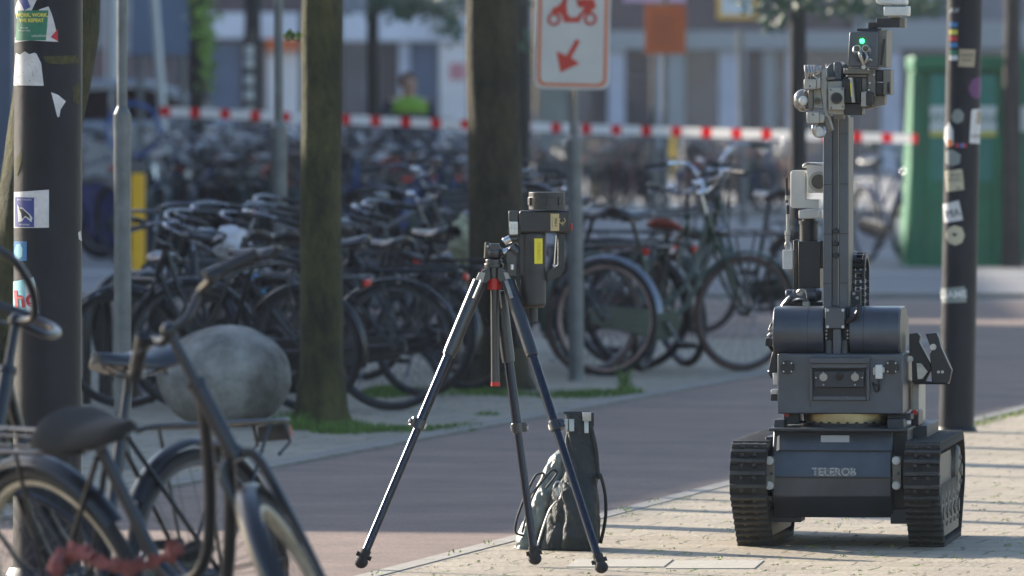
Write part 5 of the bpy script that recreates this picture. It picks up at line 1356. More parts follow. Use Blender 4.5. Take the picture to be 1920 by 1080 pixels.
def pose_bike(root, X, Y, yaw, roll, sc, steer, label, group, pitch=0.0, z=0.0):
    root.location = (X, Y, z); root.rotation_euler = (roll, pitch, yaw); root.scale = (sc, sc, sc)
    Tm = Matrix.Translation(AX0) @ Matrix.Rotation(steer, 4, AXD) @ Matrix.Translation(-AX0)
    for c in root.children:
        nm = c.name.split('.')[0]
        if nm in STEER: c.matrix_local = Tm
    tag(root, label, 'bicycle', group)
    return root
bb_m = M['bikeblack']
bluem = mat('bike_blue', (0.02,0.05,0.16), 0.3, 0, 0.2, 10); greym = mat('bike_grey', (0.16,0.17,0.19), 0.32, 0.3, 0.2, 10); greenm = mat('bike_green', (0.02,0.045,0.035), 0.3, 0, 0.2, 10); redm = mat('bike_maroon', (0.12,0.02,0.02), 0.3, 0, 0.2, 10); silv = mat('bike_silver', (0.17,0.20,0.25), 0.3, 0.5, 0.15, 10)
redsad = mat('saddle_red', (0.26,0.045,0.03), 0.5); browntyre = mat('tyre_brown', (0.055,0.03,0.025), 0.7)
G1 = 'bicycles parked in front of the left lamp post'
padded = mat('saddle_padded', (0.016,0.015,0.013), 0.85, 0, 0.3, 30)
A = make_bike(bb_m, 'oma', M['rimc'], saddle_m=padded, sz=0.79, rackz=0.735, bar='low', extras=False, bars_m=M['bikeblack'])
pose_bike(A, -0.631, 20.9, -0.932, 0.334, 0.95, -0.70, 'black step-through bicycle with cream rims leaning left at the bottom left corner', G1)
Sb = make_bike(bb_m, 'oma', M['rims'], sz=0.93, extras=False, bars_m=M['bikeblack'])
pose_bike(Sb, -0.963, 22.0, -2.17, 0.091, 0.892, 2.0, 'black bicycle with smooth leather saddle and bare rear rack facing the left lamp post', G1)
# pink cloth chain lock round bicycle A
b = MB(); pk = [(102,1072),(118,1045),(150,1036),(178,1050),(205,1058),(240,1066),(285,1052),(318,1040),(330,1030)]
ch = Wp(200, 1060, 20.5)
P = [Wp(x, y, 20.5+0.05*math.sin(i*1.3))-ch for i, (x, y) in enumerate(pk)]
b.tube(P, [0.012,0.019,0.018,0.011,0.010,0.014,0.010,0.012,0.019], 12, sub=8)
for v in b.v: v += Vector((noise.noise(v*60), noise.noise(v*60+Vector((5,1,2))), noise.noise(v*60+Vector((1,7,3)))))*0.019
cl = b.build('chain_lock', mat('pink_cloth', (0.25,0.075,0.065), 0.9, 0, 0.3, 60, 0.6, 120), smooth=80); cl.location = ch
tag(cl, 'chain lock in faded pink cloth sleeve hanging through the bicycle with cream rims', 'lock')

PB = dict(
 black_oma=make_bike(bb_m, 'oma', M['rims']),
 black_opa=make_bike(bb_m, 'opa', M['rims']),
 carrier=make_bike(greenm, 'oma', M['rims'], carrier=True, bar='high', tyrem=browntyre, bars_m=M['chrome']),
 blue=make_bike(bluem, 'sport', M['rims'], saddle_m=M['leather'], bar='flat'),
 grey=make_bike(greym, 'opa', M['rimp'], fender_m=silv, tyrem=browntyre),
 rust=make_bike(bb_m, 'oma', M['rimp'], fender_m=silv, saddle_m=M['leather']),
 redsad=make_bike(greenm, 'opa', M['rims'], saddle_m=redsad, sz=0.86),
 maroon=make_bike(redm, 'oma', M['rims'], basket=M['bikeblack']),
)
used = {}
def put(kind, px, D, yaw, roll=0.0, sc=0.9, steer=0.0, label='', group='', pitch=0.0, z=0.0):
    p = PB[kind]
    r = p if kind not in used else copy_tree(p)
    used[kind] = 1
    return pose_bike(r, (px-960)*D/F, D, yaw, roll, sc, steer, label, group, pitch, z)
G2 = 'bicycles parked on the left pavement between the trees'
PB['low'] = make_bike(bb_m, 'opa', M['rims'], bar='low', sz=0.90, extras=False)
PB['lowoma'] = make_bike(bb_m, 'oma', M['rims'], bar='low', sz=0.88, extras=False)
put('low', 400, 45.3, 2.25, 0.06, 0.88, 0.5, 'black bicycle with a white plastic bag on its saddle behind the boulder', G2)
put('lowoma', 322, 44.2, -1.25, -0.05, 0.80, 0.3, 'dark bicycle seen end-on just right of the slim grey post', G2)
for (px, D, wp_, lab) in ((183, 44.5, 36, 'black steel cycle hoop left of the slim grey post, the one nearer the lamp post'), (212, 46.0, 34, 'black steel cycle hoop half hidden behind the slim grey post'), (282, 45.0, 56, 'wide black steel cycle hoop right of the slim grey post')):
    s9 = F/D; h9 = 0.50 if wp_ < 50 else 0.60; w9 = wp_/s9/2; b = MB()
    b.tube([(-w9,-0.12,0),(-w9,-0.12,h9*0.75),(-w9*0.7,-0.08,h9*0.97),(0,0,h9),(w9*0.7,0.08,h9*0.97),(w9,0.12,h9*0.75),(w9,0.12,0)], 0.022, 12, sub=5)
    o = b.build('cycle_hoop', M['bikeblack']); o.location = ((px-960)/s9, D, 0); tag(o, lab, 'bike rack', 'cycle hoops by the slim grey post')
put('low', 340, 47.0, -2.0, 0.03, 0.86, -0.3, 'black high-frame bicycle farthest back behind the boulder', G2)
put('low', 470, 46.5, 2.1, 0.08, 0.86, 0.6, 'black bicycle with a blue cloth on its rack between the boulder and the mossy tree', G2)
put('lowoma', 420, 43.6, 2.75, -0.10, 0.85, 0.4, 'black step-through bicycle nearest behind the boulder', G2)
put('lowoma', 545, 48.5, 2.55, 0.05, 0.88, 0.5, 'black step-through bicycle half hidden by the mossy tree trunk', G2)
put('low', 560, 43.6, 3.0, 0.10, 0.88, 0.3, 'black bicycle whose rear wheel shows right of the mossy tree trunk', G2)
put('lowoma', 650, 45.8, 2.6, 0.10, 0.86, 0.2, 'black step-through bicycle with orange reflector between the two big trees', G2)
put('low', 745, 46.8, 2.5, 0.05, 0.88, 0.4, 'black bicycle standing just left of the broad trunk', G2)
put('black_oma', 700, 49.5, 0.5, 0.10, 0.88, 0.3, 'black step-through bicycle in the back of the tangle left of the broad trunk', G2)
put('black_opa', 800, 54.0, 0.9, -0.25, 1.0, -0.4, 'tall black bicycle leaning behind the others left of the broad trunk', G2)
G3 = 'bicycles parked between the broad trunk and the robot'
put('rust', 985, 49.3, -0.62, 0.05, 0.9, 0.15, 'black bicycle with pale silver front fender behind the moped sign post', G3)
put('black_oma', 1050, 50.4, 2.70, -0.05, 0.92, 0.3, 'black step-through bicycle with rear rack right of the moped sign post', G3)
put('maroon', 1030, 51.5, 2.5, 0.05, 0.92, 0.2, 'maroon bicycle with front basket behind the moped sign post', G3)
put('black_opa', 1000, 53.5, 2.9, -0.08, 0.95, 0.2, 'black bicycle farthest back behind the moped sign post', G3)
put('carrier', 1240, 49.6, 0.62, 0.04, 0.92, -0.1, 'dark bicycle with front carrier, high chrome handlebar and brown tyres', G3)
put('redsad', 1235, 50.3, 1.35, 0.12, 0.92, 0.7, 'dark bicycle with a red brown saddle in the middle of the parked row', G3)
put('carrier', 1412, 57.5, 2.2, -0.05, 0.95, 0.4, 'dark bicycle with front carrier standing behind the robot mast', G3)
put('blue', 1668, 84, -1.2, 0.05, 1.0, 0.3, 'bicycle leaning at the left end of the green container', 'bicycles by the container')
G4 = 'mass of bicycles parked in the far racks'
rnd = random.Random(5)
kinds = ['black_oma','black_opa','blue','grey','rust','black_oma','black_opa','redsad','maroon']
cols = dict(black_oma='black step-through', black_opa='black high-frame', blue='dark blue', grey='grey', rust='black silver-fendered', redsad='dark red-saddled', maroon='maroon basket')
count = 0
ORD = 'first second third fourth fifth sixth seventh eighth ninth tenth eleventh twelfth thirteenth fourteenth fifteenth sixteenth seventeenth eighteenth'.split()
kinds = ['black_oma','black_opa','blue','black_oma','black_opa','redsad','maroon','black_oma','far']
cols['far'] = 'dark rusty-rimmed'
PB['far'] = make_bike(bb_m, 'opa', M['rimp'])
for row, (D, x0, x1, n, nm) in enumerate(((84,250,880,17,'nearest row left of the broad trunk'),(90,300,885,18,'second row left of the broad trunk'),(97,380,890,17,'third row left of the broad trunk'),(104,450,890,15,'farthest row left of the broad trunk'),
        (126,985,1480,13,'nearest row right of the moped sign'),(134,985,1500,13,'second row right of the moped sign'),(142,985,1500,13,'farthest row right of the moped sign'))):
    for i in range(n):
        px = x0+(x1-x0)*(i+0.5)/n+rnd.uniform(-6,6)
        if row > 3 and abs(px-1257) < 26: px += 45 if px > 1257 else -45
        kd = rnd.choice(kinds)
        put(kd, px, D+rnd.uniform(-0.5,0.5), rnd.choice((-1,1))*PI/2+rnd.uniform(-0.75,0.75), rnd.uniform(-0.22,0.22), rnd.uniform(0.98,1.08) if row < 4 else rnd.uniform(0.85,0.93), rnd.uniform(-0.8,0.8),
            '%s bicycle, %s from the left in the %s' % (cols[kd], ORD[i], nm), G4)

# things lying on the bicycles
def bagmesh(px, py, D, rx, ry, name, m, label, cat, seed):
    s = F/D; b = MB()
    b.ell((0,0,0), (rx/s, 0.09, ry/s), 28, 18, fn=lambda d: 1+0.35*noise.noise(d*2.1+Vector((seed,0,0)))+0.12*noise.noise(d*6+Vector((seed,3,0))))
    b.tube([(rx*0.2/s,0,-ry*0.7/s),(rx*0.3/s,-0.02,-ry*1.5/s),(rx*0.1/s,0,-ry*1.9/s)], [0.03,0.015,0.02], 8, sub=3)
    o = b.build(name, m, smooth=50); o.location = Wp(px, py, D); tag(o, label, cat); return o
bagmesh(434, 456, 45.0, 34, 30, 'plastic_bag', mat('white_plastic', (0.55,0.53,0.56), 0.4, 0, 0.15, 12), 'white plastic bag tied over a bicycle saddle behind the boulder', 'plastic bag', 2)
bagmesh(484, 530, 45.4, 22, 14, 'cloth', mat('blue_cloth', (0.05,0.28,0.55), 0.7, 0, 0.2, 12), 'bright blue cloth on a bicycle rack left of the mossy tree', 'cloth', 6)
bagmesh(872, 450, 47.5, 26, 44, 'saddle_bag', mat('cream_cloth', (0.36,0.36,0.24), 0.8, 0, 0.3, 20), 'pale yellow bag hanging on a bicycle left of the broad trunk', 'bag', 9)

# ------------------------------------------------------------------ scooter, car, round sign, container
def px_box(b, D, base, x0, y0, x1, y1, d0, d1):
    a = Wp(x0, y1, D)-base; c = Wp(x1, y0, D)-base
    b.hexa([(a.x,d0,a.z),(c.x,d0,a.z),(c.x,d1,a.z),(a.x,d1,a.z),(a.x,d0,c.z),(c.x,d0,c.z),(c.x,d1,c.z),(a.x,d1,c.z)])
def px_prism(b, D, base, pts, d0, d1):
    q = [Wp(x, y, D)-base for x, y in pts]; b.prism([(p.x, p.z) for p in q], (0,d0,0), (1,0,0), (0,0,1), (0,d1-d0,0))
scb = mat('scooter_blue', (0.01,0.02,0.14), 0.25, 0, 0.2, 4, coat=0.5)
sD = 86.0; s0 = Vector(((235-960)*sD/F, sD, 0)); sc_ = empty('motor_scooter', s0, 0, 'dark blue motor scooter parked behind the slim grey post', 'scooter')
b = MB(); px_prism(b, sD, s0, [(150,350),(215,342),(235,365),(245,420),(262,430),(275,410),(285,350),(298,330),(312,350),(322,395),(318,440),(290,462),(200,462),(165,440)], -0.17, 0.17); b.build('scooter_body', scb, sc_, bevel=0.03)
b = MB(); px_prism(b, sD, s0, [(150,338),(180,326),(225,333),(232,344),(215,350),(150,352)], -0.14, 0.14); b.build('seat', M['leather'], sc_, bevel=0.02)
b = MB(); b.tube([Wp(292,340,sD)-s0, Wp(288,318,sD)-s0], 0.02, 8); b.tube([Wp(284,318,sD)-s0+Vector((0,-0.32,0)), Wp(292,314,sD)-s0, Wp(284,318,sD)-s0+Vector((0,0.32,0))], 0.014, 8, sub=3); b.build('handlebar', M['chrome'], sc_)
for px in (190, 318):
    b = MB(); c = Wp(px, 0, sD)-s0; b.torus((c.x,0,0.23), (0,1,0), 0.185, 0.045, 28, 10); b.cyl((c.x,-0.04,0.23),(c.x,0.04,0.23),0.13,None,20); b.build('wheel', M['tyre'], sc_)
b = MB(); b.ell(Wp(303,352,sD)-s0, (0.05,0.07,0.05), 14, 10); b.build('headlight', M['chrome'], sc_)
put('maroon', 205, 88, 2.9, 0.05, 1.0, 0.3, 'maroon bicycle beside the dark blue scooter', 'bicycles at the left end of the far racks')
put('grey', 150, 90, -0.4, 0.05, 1.05, 0.3, 'grey bicycle behind the dark blue scooter', 'bicycles at the left end of the far racks')

cD = 112.0; cs = F/cD; c0 = Vector(((250-960)/cs, cD, 0)); carp = mat('car_silver', (0.34,0.35,0.37), 0.25, 0.55, 0.05, 3, coat=0.6)
car = empty('car', c0, 0, 'silver car with sloping windscreen parked behind the far bicycles', 'car')
def cprism(b, pts, d0, d1): px_prism(b, cD, c0, pts, d0, d1)
b = MB(); cprism(b, [(40,400),(40,240),(70,228),(330,222),(430,226),(500,240),(525,262),(530,400),(480,405),(100,405)], 0.0, 1.8); b.build('body', carp, car, bevel=0.07)
b = MB(); cprism(b, [(85,232),(110,160),(140,149),(270,150),(330,168),(438,232)], 0.12, 1.68); b.build('cabin', carp, car, bevel=0.05)
b = MB(); cprism(b, [(118,226),(128,172),(205,166),(205,226)], 0.105, 0.3); cprism(b, [(215,226),(215,166),(268,164),(318,180),(385,224)], 0.105, 0.3); cg = b.build('window', M['glass'], car, bevel=0.01)
for px in (130, 440):
    b = MB(); c = Wp(px, 0, cD)-c0; b.torus((c.x,0.12,0.31),(0,1,0),0.25,0.07,28,10); wt = b.build('wheel', M['tyre'], car)
    b = MB(); b.cyl((c.x,0.05,0.31),(c.x,0.18,0.31),0.2,None,24); b.build('hubcap', M['alu'], wt)
b = MB(); b.ell(Wp(515,262,cD)-c0+Vector((0,0.3,0)), (0.08,0.2,0.07), 14, 10); b.build('headlight', M['chrome'], car)
b = MB(); b.box(Wp(340,222,cD)-c0+Vector((0,-0.1,0)), (0.12,0.2,0.12)); b.build('wing_mirror', carp, car, bevel=0.03)

rD = 84.0; r0_ = Vector(((250-960)*rD/F, rD, 0)); rs_ = empty('hoop_stand', r0_, 0, 'blue metal hoop on a post above the scooter', 'hoop')
b = MB(); cc = Wp(250, 243, rD)-r0_; b.torus(cc, (0,1,0), 49*rD/F, 3.2*rD/F, 40, 8); b.build('hoop', mat('hoop_blue', (0.02,0.09,0.32), 0.4), rs_)
b = MB(); b.cyl((cc.x,0,0), (cc.x,0,cc.z-47*rD/F), 0.02, None, 12); b.build('post', M['galv'], rs_)
# thin leaning white pole
b = MB(); q0 = Wp(318, 0, 100); q0.z = 0; b.cyl(Vector((0.02,0,0)), Wp(285, -60, 100)-q0, 0.05, 0.045, 14); o = b.build('flag_pole', M['white']); o.location = q0; tag(o, 'thin pale pole leaning left beside the distant grey sign panel', 'pole')
b = MB(); q0 = Wp(212, 0, 118); q0.z = 0; b.cyl((0,0,0), (0,0,2.9), 0.07, None, 14); o = b.build('white_pole', M['white']); o.location = q0; tag(o, 'short pale pole behind the silver car', 'pole')
# grey sign panel
q0 = Vector(((302-960)*104/F, 104, 0)); pn = empty('billboard', q0, 0, 'large grey blue panel on posts above the parked car', 'billboard')
b = MB(); px_box(b, 104, q0, 246, -130, 358, 104, 0, 0.08); b.build('panel', mat('panel_grey', (0.13,0.17,0.25), 0.5, 0, 0.1, 2), pn, bevel=0.01)
for px in (262, 342):
    b = MB(); c = Wp(px, 0, 104)-q0; b.cyl((c.x,0.12,0),(c.x,0.12,2.6),0.035,None,12); b.build('post', M['galv'], pn)
# left edge post
q0 = Vector(((6-960)*60/F, 60, 0)); lp2 = empty('advert_column', q0, 0, 'grey blue steel cabinet post at the very left edge', 'cabinet')
b = MB(); px_box(b, 60, q0, -60, -140, 23, 335, 0, 0.25); b.build('casing', mat('cabinet_blue', (0.09,0.11,0.16), 0.5, 0, 0.1, 2), lp2, bevel=0.01)
b = MB(); px_box(b, 60, q0, -50, 335, 12, 615, 0.05, 0.2); b.build('foot', M['galv'], lp2, bevel=0.01)

# green container
kD = 82.5; ks = F/kD; k0 = Vector(((1800-960)/ks, kD, 0)); kont = empty('waste_container', k0, 0, 'tall green steel container with white yellow stickers behind the right lamp post', 'container')
b = MB(); a = Wp(1697, 497, kD)-k0; c = Wp(1900, 497, kD)-k0; e = Wp(1716, 128, kD)-k0; f = Wp(1892, 128, kD)-k0
b.hexa([(a.x,0,0.03),(c.x,0,0.03),(c.x,1.5,0.03),(a.x,1.5,0.03),(e.x,0.08,e.z),(f.x,0.08,f.z),(f.x,1.42,f.z),(e.x,1.42,e.z)]); body = b.build('container_body', M['cgreen'], kont, bevel=0.02)
b = MB(); px_box(b, kD, k0, 1712, 105, 1896, 132, -0.03, 1.5); b.build('lid', M['cgreen'], kont, bevel=0.02)
b = MB()
for (x, d) in ((1709, 0.0), (1890, 0.0), (1738, 0.01), (1868, 0.01)):
    p = Wp(x, 490, kD)-k0; q = Wp(x+(7 if x < 1800 else -4), 134, kD)-k0; b.hexa([(p.x-0.025,-0.03,p.z),(p.x+0.025,-0.03,p.z),(p.x+0.025,0.1,p.z),(p.x-0.025,0.1,p.z),(q.x-0.025,0.04,q.z),(q.x+0.025,0.04,q.z),(q.x+0.025,0.2,q.z),(q.x-0.025,0.2,q.z)])
b.build('rib', M['cgreen'], kont, bevel=0.01)
b = MB(); px_box(b, kD, k0, 1746, 140, 1866, 340, 0.015, 0.06); b.build('panel', M['cgreen2'], kont)
wp = mat('label_white', (0.6,0.62,0.58), 0.5)
b = MB(); px_box(b, kD, k0, 1744, 199, 1868, 246, -0.01, 0.02); sl_ = b.build('white_label', wp, kont)
b = MB(); px_box(b, kD, k0, 1744, 246, 1868, 256, -0.01, 0.02); b.build('yellow_strip', y_pr, sl_)
c = Wp(1762, 222, kD)-k0
text_obj('WIJ', 30*kD/F, M['cgreen'], sl_, lambda u, v: Vector((c.x+u, -0.013, c.z+v)))
c3 = Wp(1850, 222, kD)-k0
text_obj('afval', 22*kD/F, M['cgreen'], sl_, lambda u, v: Vector((c3.x+u, -0.013, c3.z+v)))
b = MB(); px_box(b, kD, k0, 1700, 488, 1900, 502, -0.02, 1.5); b.build('skid', M['cgreen'], kont)
k1 = Vector(((1960-960)/ks, kD+0.3, 0)); kt2 = empty('waste_container', k1, 0, 'second green container cut off by the right edge behind the brown trunk', 'container')
b = MB(); px_box(b, kD+0.3, k1, 1908, 112, 2100, 492, 0, 1.5); b.build('container_body', M['cgreen'], kt2, bevel=0.02)
b = MB(); px_box(b, kD+0.3, k1, 1914, 199, 2000, 246, -0.01, 0.02); b.build('white_label', wp, kt2)
b = MB(); px_box(b, kD+0.3, k1, 1904, 100, 2104, 118, -0.03, 1.52); b.build('lid', M['cgreen'], kt2, bevel=0.02)

# ------------------------------------------------------------------ barrier tape
def film(name, c):
    m = mat(name, c, 0.4); n = m.node_tree.nodes; l = m.node_tree.links
    t = n.new('ShaderNodeBsdfTranslucent'); t.inputs['Color'].default_value = (*c, 1); x = n.new('ShaderNodeMixShader'); x.inputs['Fac'].default_value = 0.55
    l.new(n['Principled BSDF'].outputs['BSDF'], x.inputs[1]); l.new(t.outputs['BSDF'], x.inputs[2]); l.new(x.outputs['Shader'], n['Material Output'].inputs['Surface']); return m
redt_ = film('tape_red', (0.80,0.03,0.03)); whit_ = film('tape_white', (0.88,0.85,0.82))
tp = empty('barrier_tape', Wp(1000, 232, 84.5), 0, 'red and white barrier tape stretched across the road in front of the shops', 'barrier tape'); t0_ = tp.location.copy()
b = MB(); xs = [300+i*9.4 for i in range(152)]
def ty(x): return 200+ (x-120)*0.0375 + 5*math.sin((x-120)/1600*PI)
def tD(x): return 83-1.5*(x-120)/1600
o = 0
for i, x in enumerate(xs):
    yy = ty(x); D = tD(x); hw = 8.8; tw = 0.02*math.sin(x*0.013)
    b.v.append(Wp(x, yy-hw, D+tw)-t0_); b.v.append(Wp(x, yy+hw, D-tw)-t0_)
    b.v.append(Wp(x, yy+hw, D-tw+0.003)-t0_); b.v.append(Wp(x, yy-hw, D+tw+0.003)-t0_)
for i in range(len(xs)-1):
    mi = 0 if (i % 6) in (0, 1) else 1
    for k in range(4):
        k2 = (k+1) % 4; b.f.append([i*4+k, i*4+k2, (i+1)*4+k2, (i+1)*4+k]); b.m.append(mi)
b.build('tape', [redt_, whit_], tp, smooth=0)

# ------------------------------------------------------------------ officer
pD = 96.0; p0 = Vector(((766-960)*pD/F, pD, 0)); per = empty('person', p0, R_(15), 'person in dark uniform with yellow hi-vis shoulders standing behind the barrier tape', 'person')
skin = mat('skin', (0.42,0.22,0.15), 0.5, 0, 0.1, 20)
verts = [(0,0,0.95),(0,0,1.15),(0,0.01,1.38),(0,0,1.50),(0,-0.01,1.57),(0,-0.01,1.65),(0,0,1.70),
         (0.18,0,1.42),(0.27,0.02,1.15),(0.27,-0.08,0.93),(-0.18,0,1.42),(-0.27,0.02,1.15),(-0.27,-0.08,0.93),
         (0.09,0,0.88),(0.11,-0.01,0.48),(0.11,0.03,0.08),(0.11,-0.12,0.04),(-0.09,0,0.88),(-0.11,-0.01,0.48),(-0.11,0.03,0.08),(-0.11,-0.12,0.04),
         (0.27,-0.11,0.86),(-0.27,-0.11,0.86)]
edges = [(0,1),(1,2),(2,3),(3,4),(4,5),(5,6),(2,7),(7,8),(8,9),(2,10),(10,11),(11,12),(0,13),(13,14),(14,15),(15,16),(0,17),(17,18),(18,19),(19,20),(9,21),(12,22)]
rad = [(.15,.11),(.145,.10),(.17,.11),(.055,.055),(.075,.085),(.082,.095),(.06,.07),(.065,.065),(.045,.045),(.032,.03),(.065,.065),(.045,.045),(.032,.03),(.10,.10),(.065,.065),(.045,.05),(.045,.03),(.10,.10),(.065,.065),(.045,.05),(.045,.03),(.03,.04),(.03,.04)]
for hand, s_ in ((21, 1), (22, -1)):      # five fingers on each hand
    for k in range(5):
        bx = Vector(verts[hand]); i = len(verts)
        if k < 4: e = bx+Vector((0.0, 0.03-0.02*k, -0.02)); e2 = e+Vector((-0.012*s_, -0.005, -0.055+0.006*abs(k-1)))
        else: e = bx+Vector((-0.02*s_, -0.035, 0.0)); e2 = e+Vector((-0.01*s_, -0.02, -0.035))
        verts += [tuple(e), tuple(e2)]; edges += [(hand, i), (i, i+1)]; rad += [(.010,.010),(.008,.008)]
me = bpy.data.meshes.new('body'); me.from_pydata(verts, edges, []); bo_ = bpy.data.objects.new('body', me); COL.objects.link(bo_); bo_.parent = per; me.materials.append(skin)
sk = bo_.modifiers.new('skin', 'SKIN')
for i, v in enumerate(me.skin_vertices[0].data): v.radius = rad[i]; v.use_root = (i == 0)
sb = bo_.modifiers.new('sub', 'SUBSURF'); sb.levels = 2; sb.render_levels = 2; sk.use_smooth_shade = True
uni = mat('uniform_navy', (0.012,0.015,0.03), 0.7); hv = mat('hi_vis', (0.18,0.33,0.02), 0.6, 0, 0.1, 10); hairm = mat('hair_brown', (0.10,0.05,0.03), 0.7)
b = MB(); b.lathe([(0.203,1.33),(0.215,1.37),(0.215,1.42),(0.135,1.48),(0.062,1.505)], (0,0,0), (0,0,1), 28, False, fn=lambda t, h: 1-0.28*abs(math.cos(t))**2 if False else 1)
for v in b.v: v.y *= 0.66
b.build('vest', hv, per)
b = MB(); b.lathe([(0.19,0.92),(0.185,1.05),(0.18,1.2),(0.20,1.335),(0.20,1.345),(0.12,1.44)], (0,0,0), (0,0,1), 28, False)
for v in b.v: v.y *= 0.66
b.build('jacket', uni, per)
b = MB(); b.lathe([(0.218,1.385),(0.221,1.385),(0.221,1.40),(0.218,1.40)], (0,0,0), (0,0,1), 28, False)
for v in b.v: v.x *= 0.93; v.y *= 0.62
b.build('reflective_band', M['sticker'], per)
b = MB()
for s_ in (-1, 1): b.tube([(s_*0.17,0,1.43),(s_*0.23,0.01,1.33),(s_*0.272,0.02,1.15),(s_*0.272,-0.07,0.96)], [0.078,0.07,0.06,0.045], 14, sub=4)
b.build('sleeve', uni, per)
b = MB()
for s_ in (-1, 1): b.tube([(s_*0.08,0,0.98),(s_*0.10,0,0.86),(s_*0.112,-0.01,0.48),(s_*0.112,0.03,0.09)], [0.13,0.125,0.085,0.07], 16, sub=4)
b.build('trousers', uni, per)
b = MB(); b.ell((0,0.025,1.655), (0.092,0.10,0.10), 20, 12); b.build('hair', hairm, per)
b = MB(); b.ell((-0.03,-0.105,1.625), (0.011,0.006,0.006), 8, 6); b.ell((0.03,-0.105,1.625), (0.011,0.006,0.006), 8, 6); b.build('eye', M['glass'], per)
b = MB(); b.ell((0,-0.108,1.595), (0.013,0.02,0.022), 10, 8); b.ell((0,-0.098,1.56), (0.025,0.008,0.006), 10, 6); b.build('nose', skin, per)

# ------------------------------------------------------------------ shop fronts across the square
FD = 198.0
bw = mat('shop_dark_brick', (0.07,0.055,0.065), 0.8, 0, 0.2, 1.5); fas = mat('fascia_pale', (0.55,0.58,0.66), 0.6, 0, 0.1, 1); fas2 = mat('fascia_grey', (0.27,0.29,0.30), 0.6, 0, 0.1, 1)
wind = mat('shop_glass', (0.035,0.05,0.085), 0.12, 0, 0.5, 0.7, spec=0.8); pil = mat('pilaster_grey', (0.42,0.44,0.52), 0.6, 0, 0.15, 1); pild = mat('door_dark', (0.035,0.028,0.035), 0.6, 0, 0.2, 1)
blued = mat('door_blue', (0.05,0.09,0.16), 0.5, 0, 0.15, 1); whc = mat('plaster_white', (0.66,0.62,0.62), 0.7, 0, 0.1, 1); orb = mat('banner_orange', (0.55,0.11,0.02), 0.7, 0, 0.08, 2); lil = mat('banner_lilac', (0.52,0.42,0.60), 0.7)
def shop(x0, x1, label, wall_m, items, hgt=9.0):
    s = F/FD; q0 = Vector((((x0+x1)/2-960)/s, FD, 0)); r = empty('shop_building', q0, 0, label, 'building')
    b = MB(); w_ = (x1-x0)/s; b.box((0,3,hgt/2), (w_-0.01,6,hgt)); wl = b.build('wall', wall_m, r)
    rf = MB(); rf.box((0,3,hgt+0.1), (w_+0.1,6.3,0.2)); rf.build('roof', M['robot2'], r)
    for (nm, a, y0, c, y1, dd, m) in items:
        b = MB(); p = Wp(a, y1, FD)-q0; q = Wp(c, y0, FD)-q0; z0 = max(0.0, p.z)
        b.hexa([(p.x,-dd,z0),(q.x,-dd,z0),(q.x,0.05,z0),(p.x,0.05,z0),(p.x,-dd,q.z),(q.x,-dd,q.z),(q.x,0.05,q.z),(p.x,0.05,q.z)])
        o = b.build(nm, m, r)
    # upper storeys: windows with frames (mostly above the picture)
    for k in range(int(w_//2.2)):
        for z in (5.0, 7.6):
            b = MB(); x = -w_/2+1.2+k*2.2; b.box((x,-0.02,z), (1.1,0.1,1.5)); o = b.build('upper_window', wind, r)
    return r
shop(-80, 372, 'pale shopfront building behind the silver car at the far left', mat('shop_wall_grey', (0.22,0.24,0.28), 0.8, 0, 0.15, 1), [
  ('fascia',-80,20,160,80,0.3,fas2),('window',-60,90,60,330,0.06,wind),('pilaster',60,80,84,330,0.12,pil),('window',84,90,200,330,0.06,wind),('pilaster',200,0,226,330,0.2,whc),('window',226,100,330,330,0.06,wind),('sign_board',234,4,352,40,0.1,fas2),('pilaster',336,70,360,330,0.12,pild)])
shop(374, 640, 'shopfront with pale blue fascia and orange panel left of the mossy tree', bw, [
  ('fascia',380,24,560,72,0.35,fas),('window',392,80,452,330,0.06,blued),('pilaster',455,75,474,330,0.15,pild),('awning',500,72,560,96,0.4,orb),('window',500,96,560,330,0.06,whc),('window',562,80,640,330,0.06,wind)])
shop(642, 1003, 'white fronted shop with blue door behind the officer', mat('shop_wall_blue', (0.17,0.19,0.23), 0.8, 0, 0.15, 1), [
  ('fascia',642,26,875,77,0.4,fas),('window',645,80,690,330,0.06,wind),('window',712,80,748,330,0.06,pild),('pilaster',748,80,768,330,0.2,pil),('door',770,80,820,330,0.08,blued),('pilaster',824,80,876,330,0.25,whc),('poster',842,118,872,150,0.27,mat('poster_pink',(0.5,0.2,0.22),0.6)),('sign_board',806,-10,862,64,0.45,fas2),('window',980,80,1003,330,0.06,wind)])
shop(1005, 1600, 'long grey shopfront with pilasters and orange banner behind the barrier tape', bw, [
  ('fascia',1140,58,1600,93,0.4,fas2),('fascia',1005,60,1139,86,0.35,fas2),('window',1010,100,1062,330,0.06,mat('window_green',(0.13,0.17,0.16),0.2,0,0.3,1)),('window',1064,95,1110,330,0.06,wind),('pilaster',1112,92,1136,330,0.15,pild),('pilaster',1140,85,1172,330,0.2,pil),('window',1174,95,1216,330,0.06,pild),
  ('pilaster',1220,95,1244,330,0.15,pil),('door',1246,95,1250,330,0.1,pild),('pilaster',1252,95,1284,330,0.2,fas2),('window',1286,95,1346,330,0.06,wind),('pilaster',1348,95,1398,330,0.15,pil),('door',1404,95,1428,330,0.08,pild),('pilaster',1430,95,1454,330,0.15,fas2),('window',1456,95,1474,330,0.06,wind),('pilaster',1474,95,1500,330,0.2,pil),('window',1502,95,1600,330,0.06,wind)])
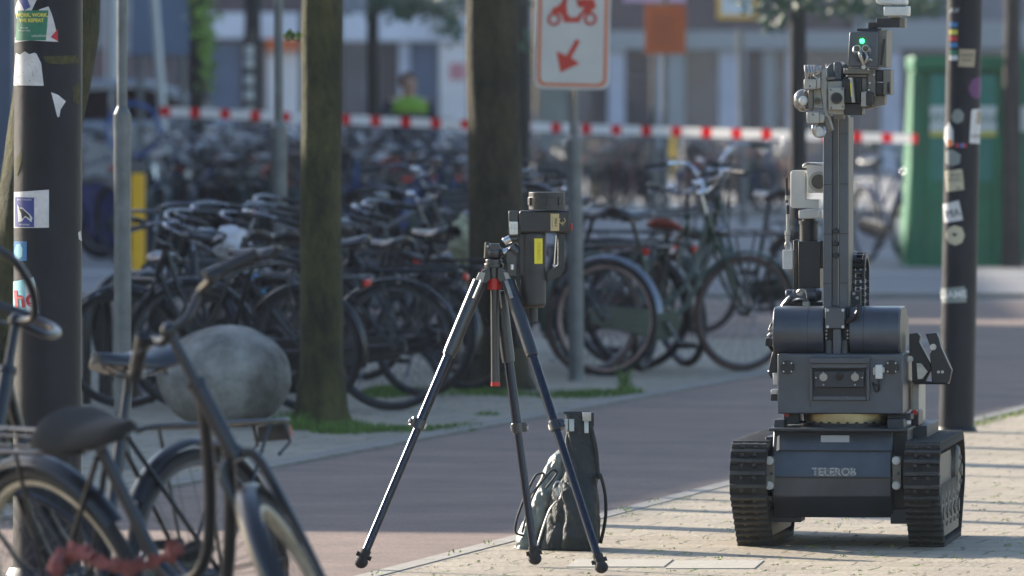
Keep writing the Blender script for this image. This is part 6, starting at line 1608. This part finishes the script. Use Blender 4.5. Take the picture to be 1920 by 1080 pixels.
shop(1602, 2150, 'grey shopfront behind the green container', mat('shop_wall_grey2', (0.15,0.16,0.19), 0.8, 0, 0.15, 1), [
  ('fascia',1602,40,2150,92,0.35,fas2),('window',1606,100,1650,330,0.06,wind),('pilaster',1652,95,1690,330,0.2,pil),('window',1692,100,1760,330,0.06,pild),('window',1764,100,2100,330,0.06,wind)])
for (nm, x0, y0, x1, y1, m, lab, D) in (('orange_banner',1209,8,1286,101,orb,'orange construction notice hanging above the barrier tape',98.0),('lilac_banner',1168,-40,1286,4,lil,'pale lilac banner above the orange notice',98.5)):
    b = MB(); q0 = Wp((x0+x1)/2, y1, D); r = empty(nm, Vector((q0.x,D,0)), 0, lab, 'banner'); px_box(b, D, r.location, x0, y0, x1, y1, 0, 0.03); p = b.build('cloth', m, r, bevel=0.005)
    b = MB(); 
    if nm == 'orange_banner':
        for k in range(6): px_box(b, D, r.location, 1224+(k % 2)*6, 34+k*9, 1270-(k % 3)*4, 36+k*9, -0.006, 0.0)
        b.build('print', mat('banner_print', (0.28,0.09,0.05), 0.7), p)
    b = MB(); c = Wp((x0+x1)/2, 0, D)-r.location; b.cyl((c.x,0.06,0),(c.x,0.06,3.2),0.04,None,12); b.build('post', M['galv'], r)
# striped pole and a white spotted board by the distant trunk
q0 = Vector(((466-960)*112/F, 112, 0)); r = empty('striped_pole', q0, 0, 'black and white banded pole beside the distant trunk', 'pole')
b = MB(); b.cyl((0,0,0),(0,0,2.3),0.055,None,16); p = b.build('pole', M['blackm'], r)
b = MB()
for y in (95, 118, 150, 178, 210):
    z = H-(y-YH)*112/F; b.cyl((0,0,z-0.06),(0,0,z+0.06),0.057,None,16)
b.build('band', M['white'], p)

# ------------------------------------------------------------------ air
hz_b = MB(); hz_b.box((0, 148, 8.5), (170, 310, 21.0))
hm = bpy.data.materials.new('haze'); hm.use_nodes = True; hn = hm.node_tree.nodes; hn.remove(hn['Principled BSDF'])
pv = hn.new('ShaderNodeVolumePrincipled'); pv.inputs['Color'].default_value = (0.88,0.90,1.0,1); pv.inputs['Density'].default_value = 0.0002; pv.inputs['Anisotropy'].default_value = 0.2
hm.node_tree.links.new(pv.outputs['Volume'], hn['Material Output'].inputs['Volume'])
hzo = hz_b.build('haze', hm, smooth=0); hzo['kind'] = 'stuff'
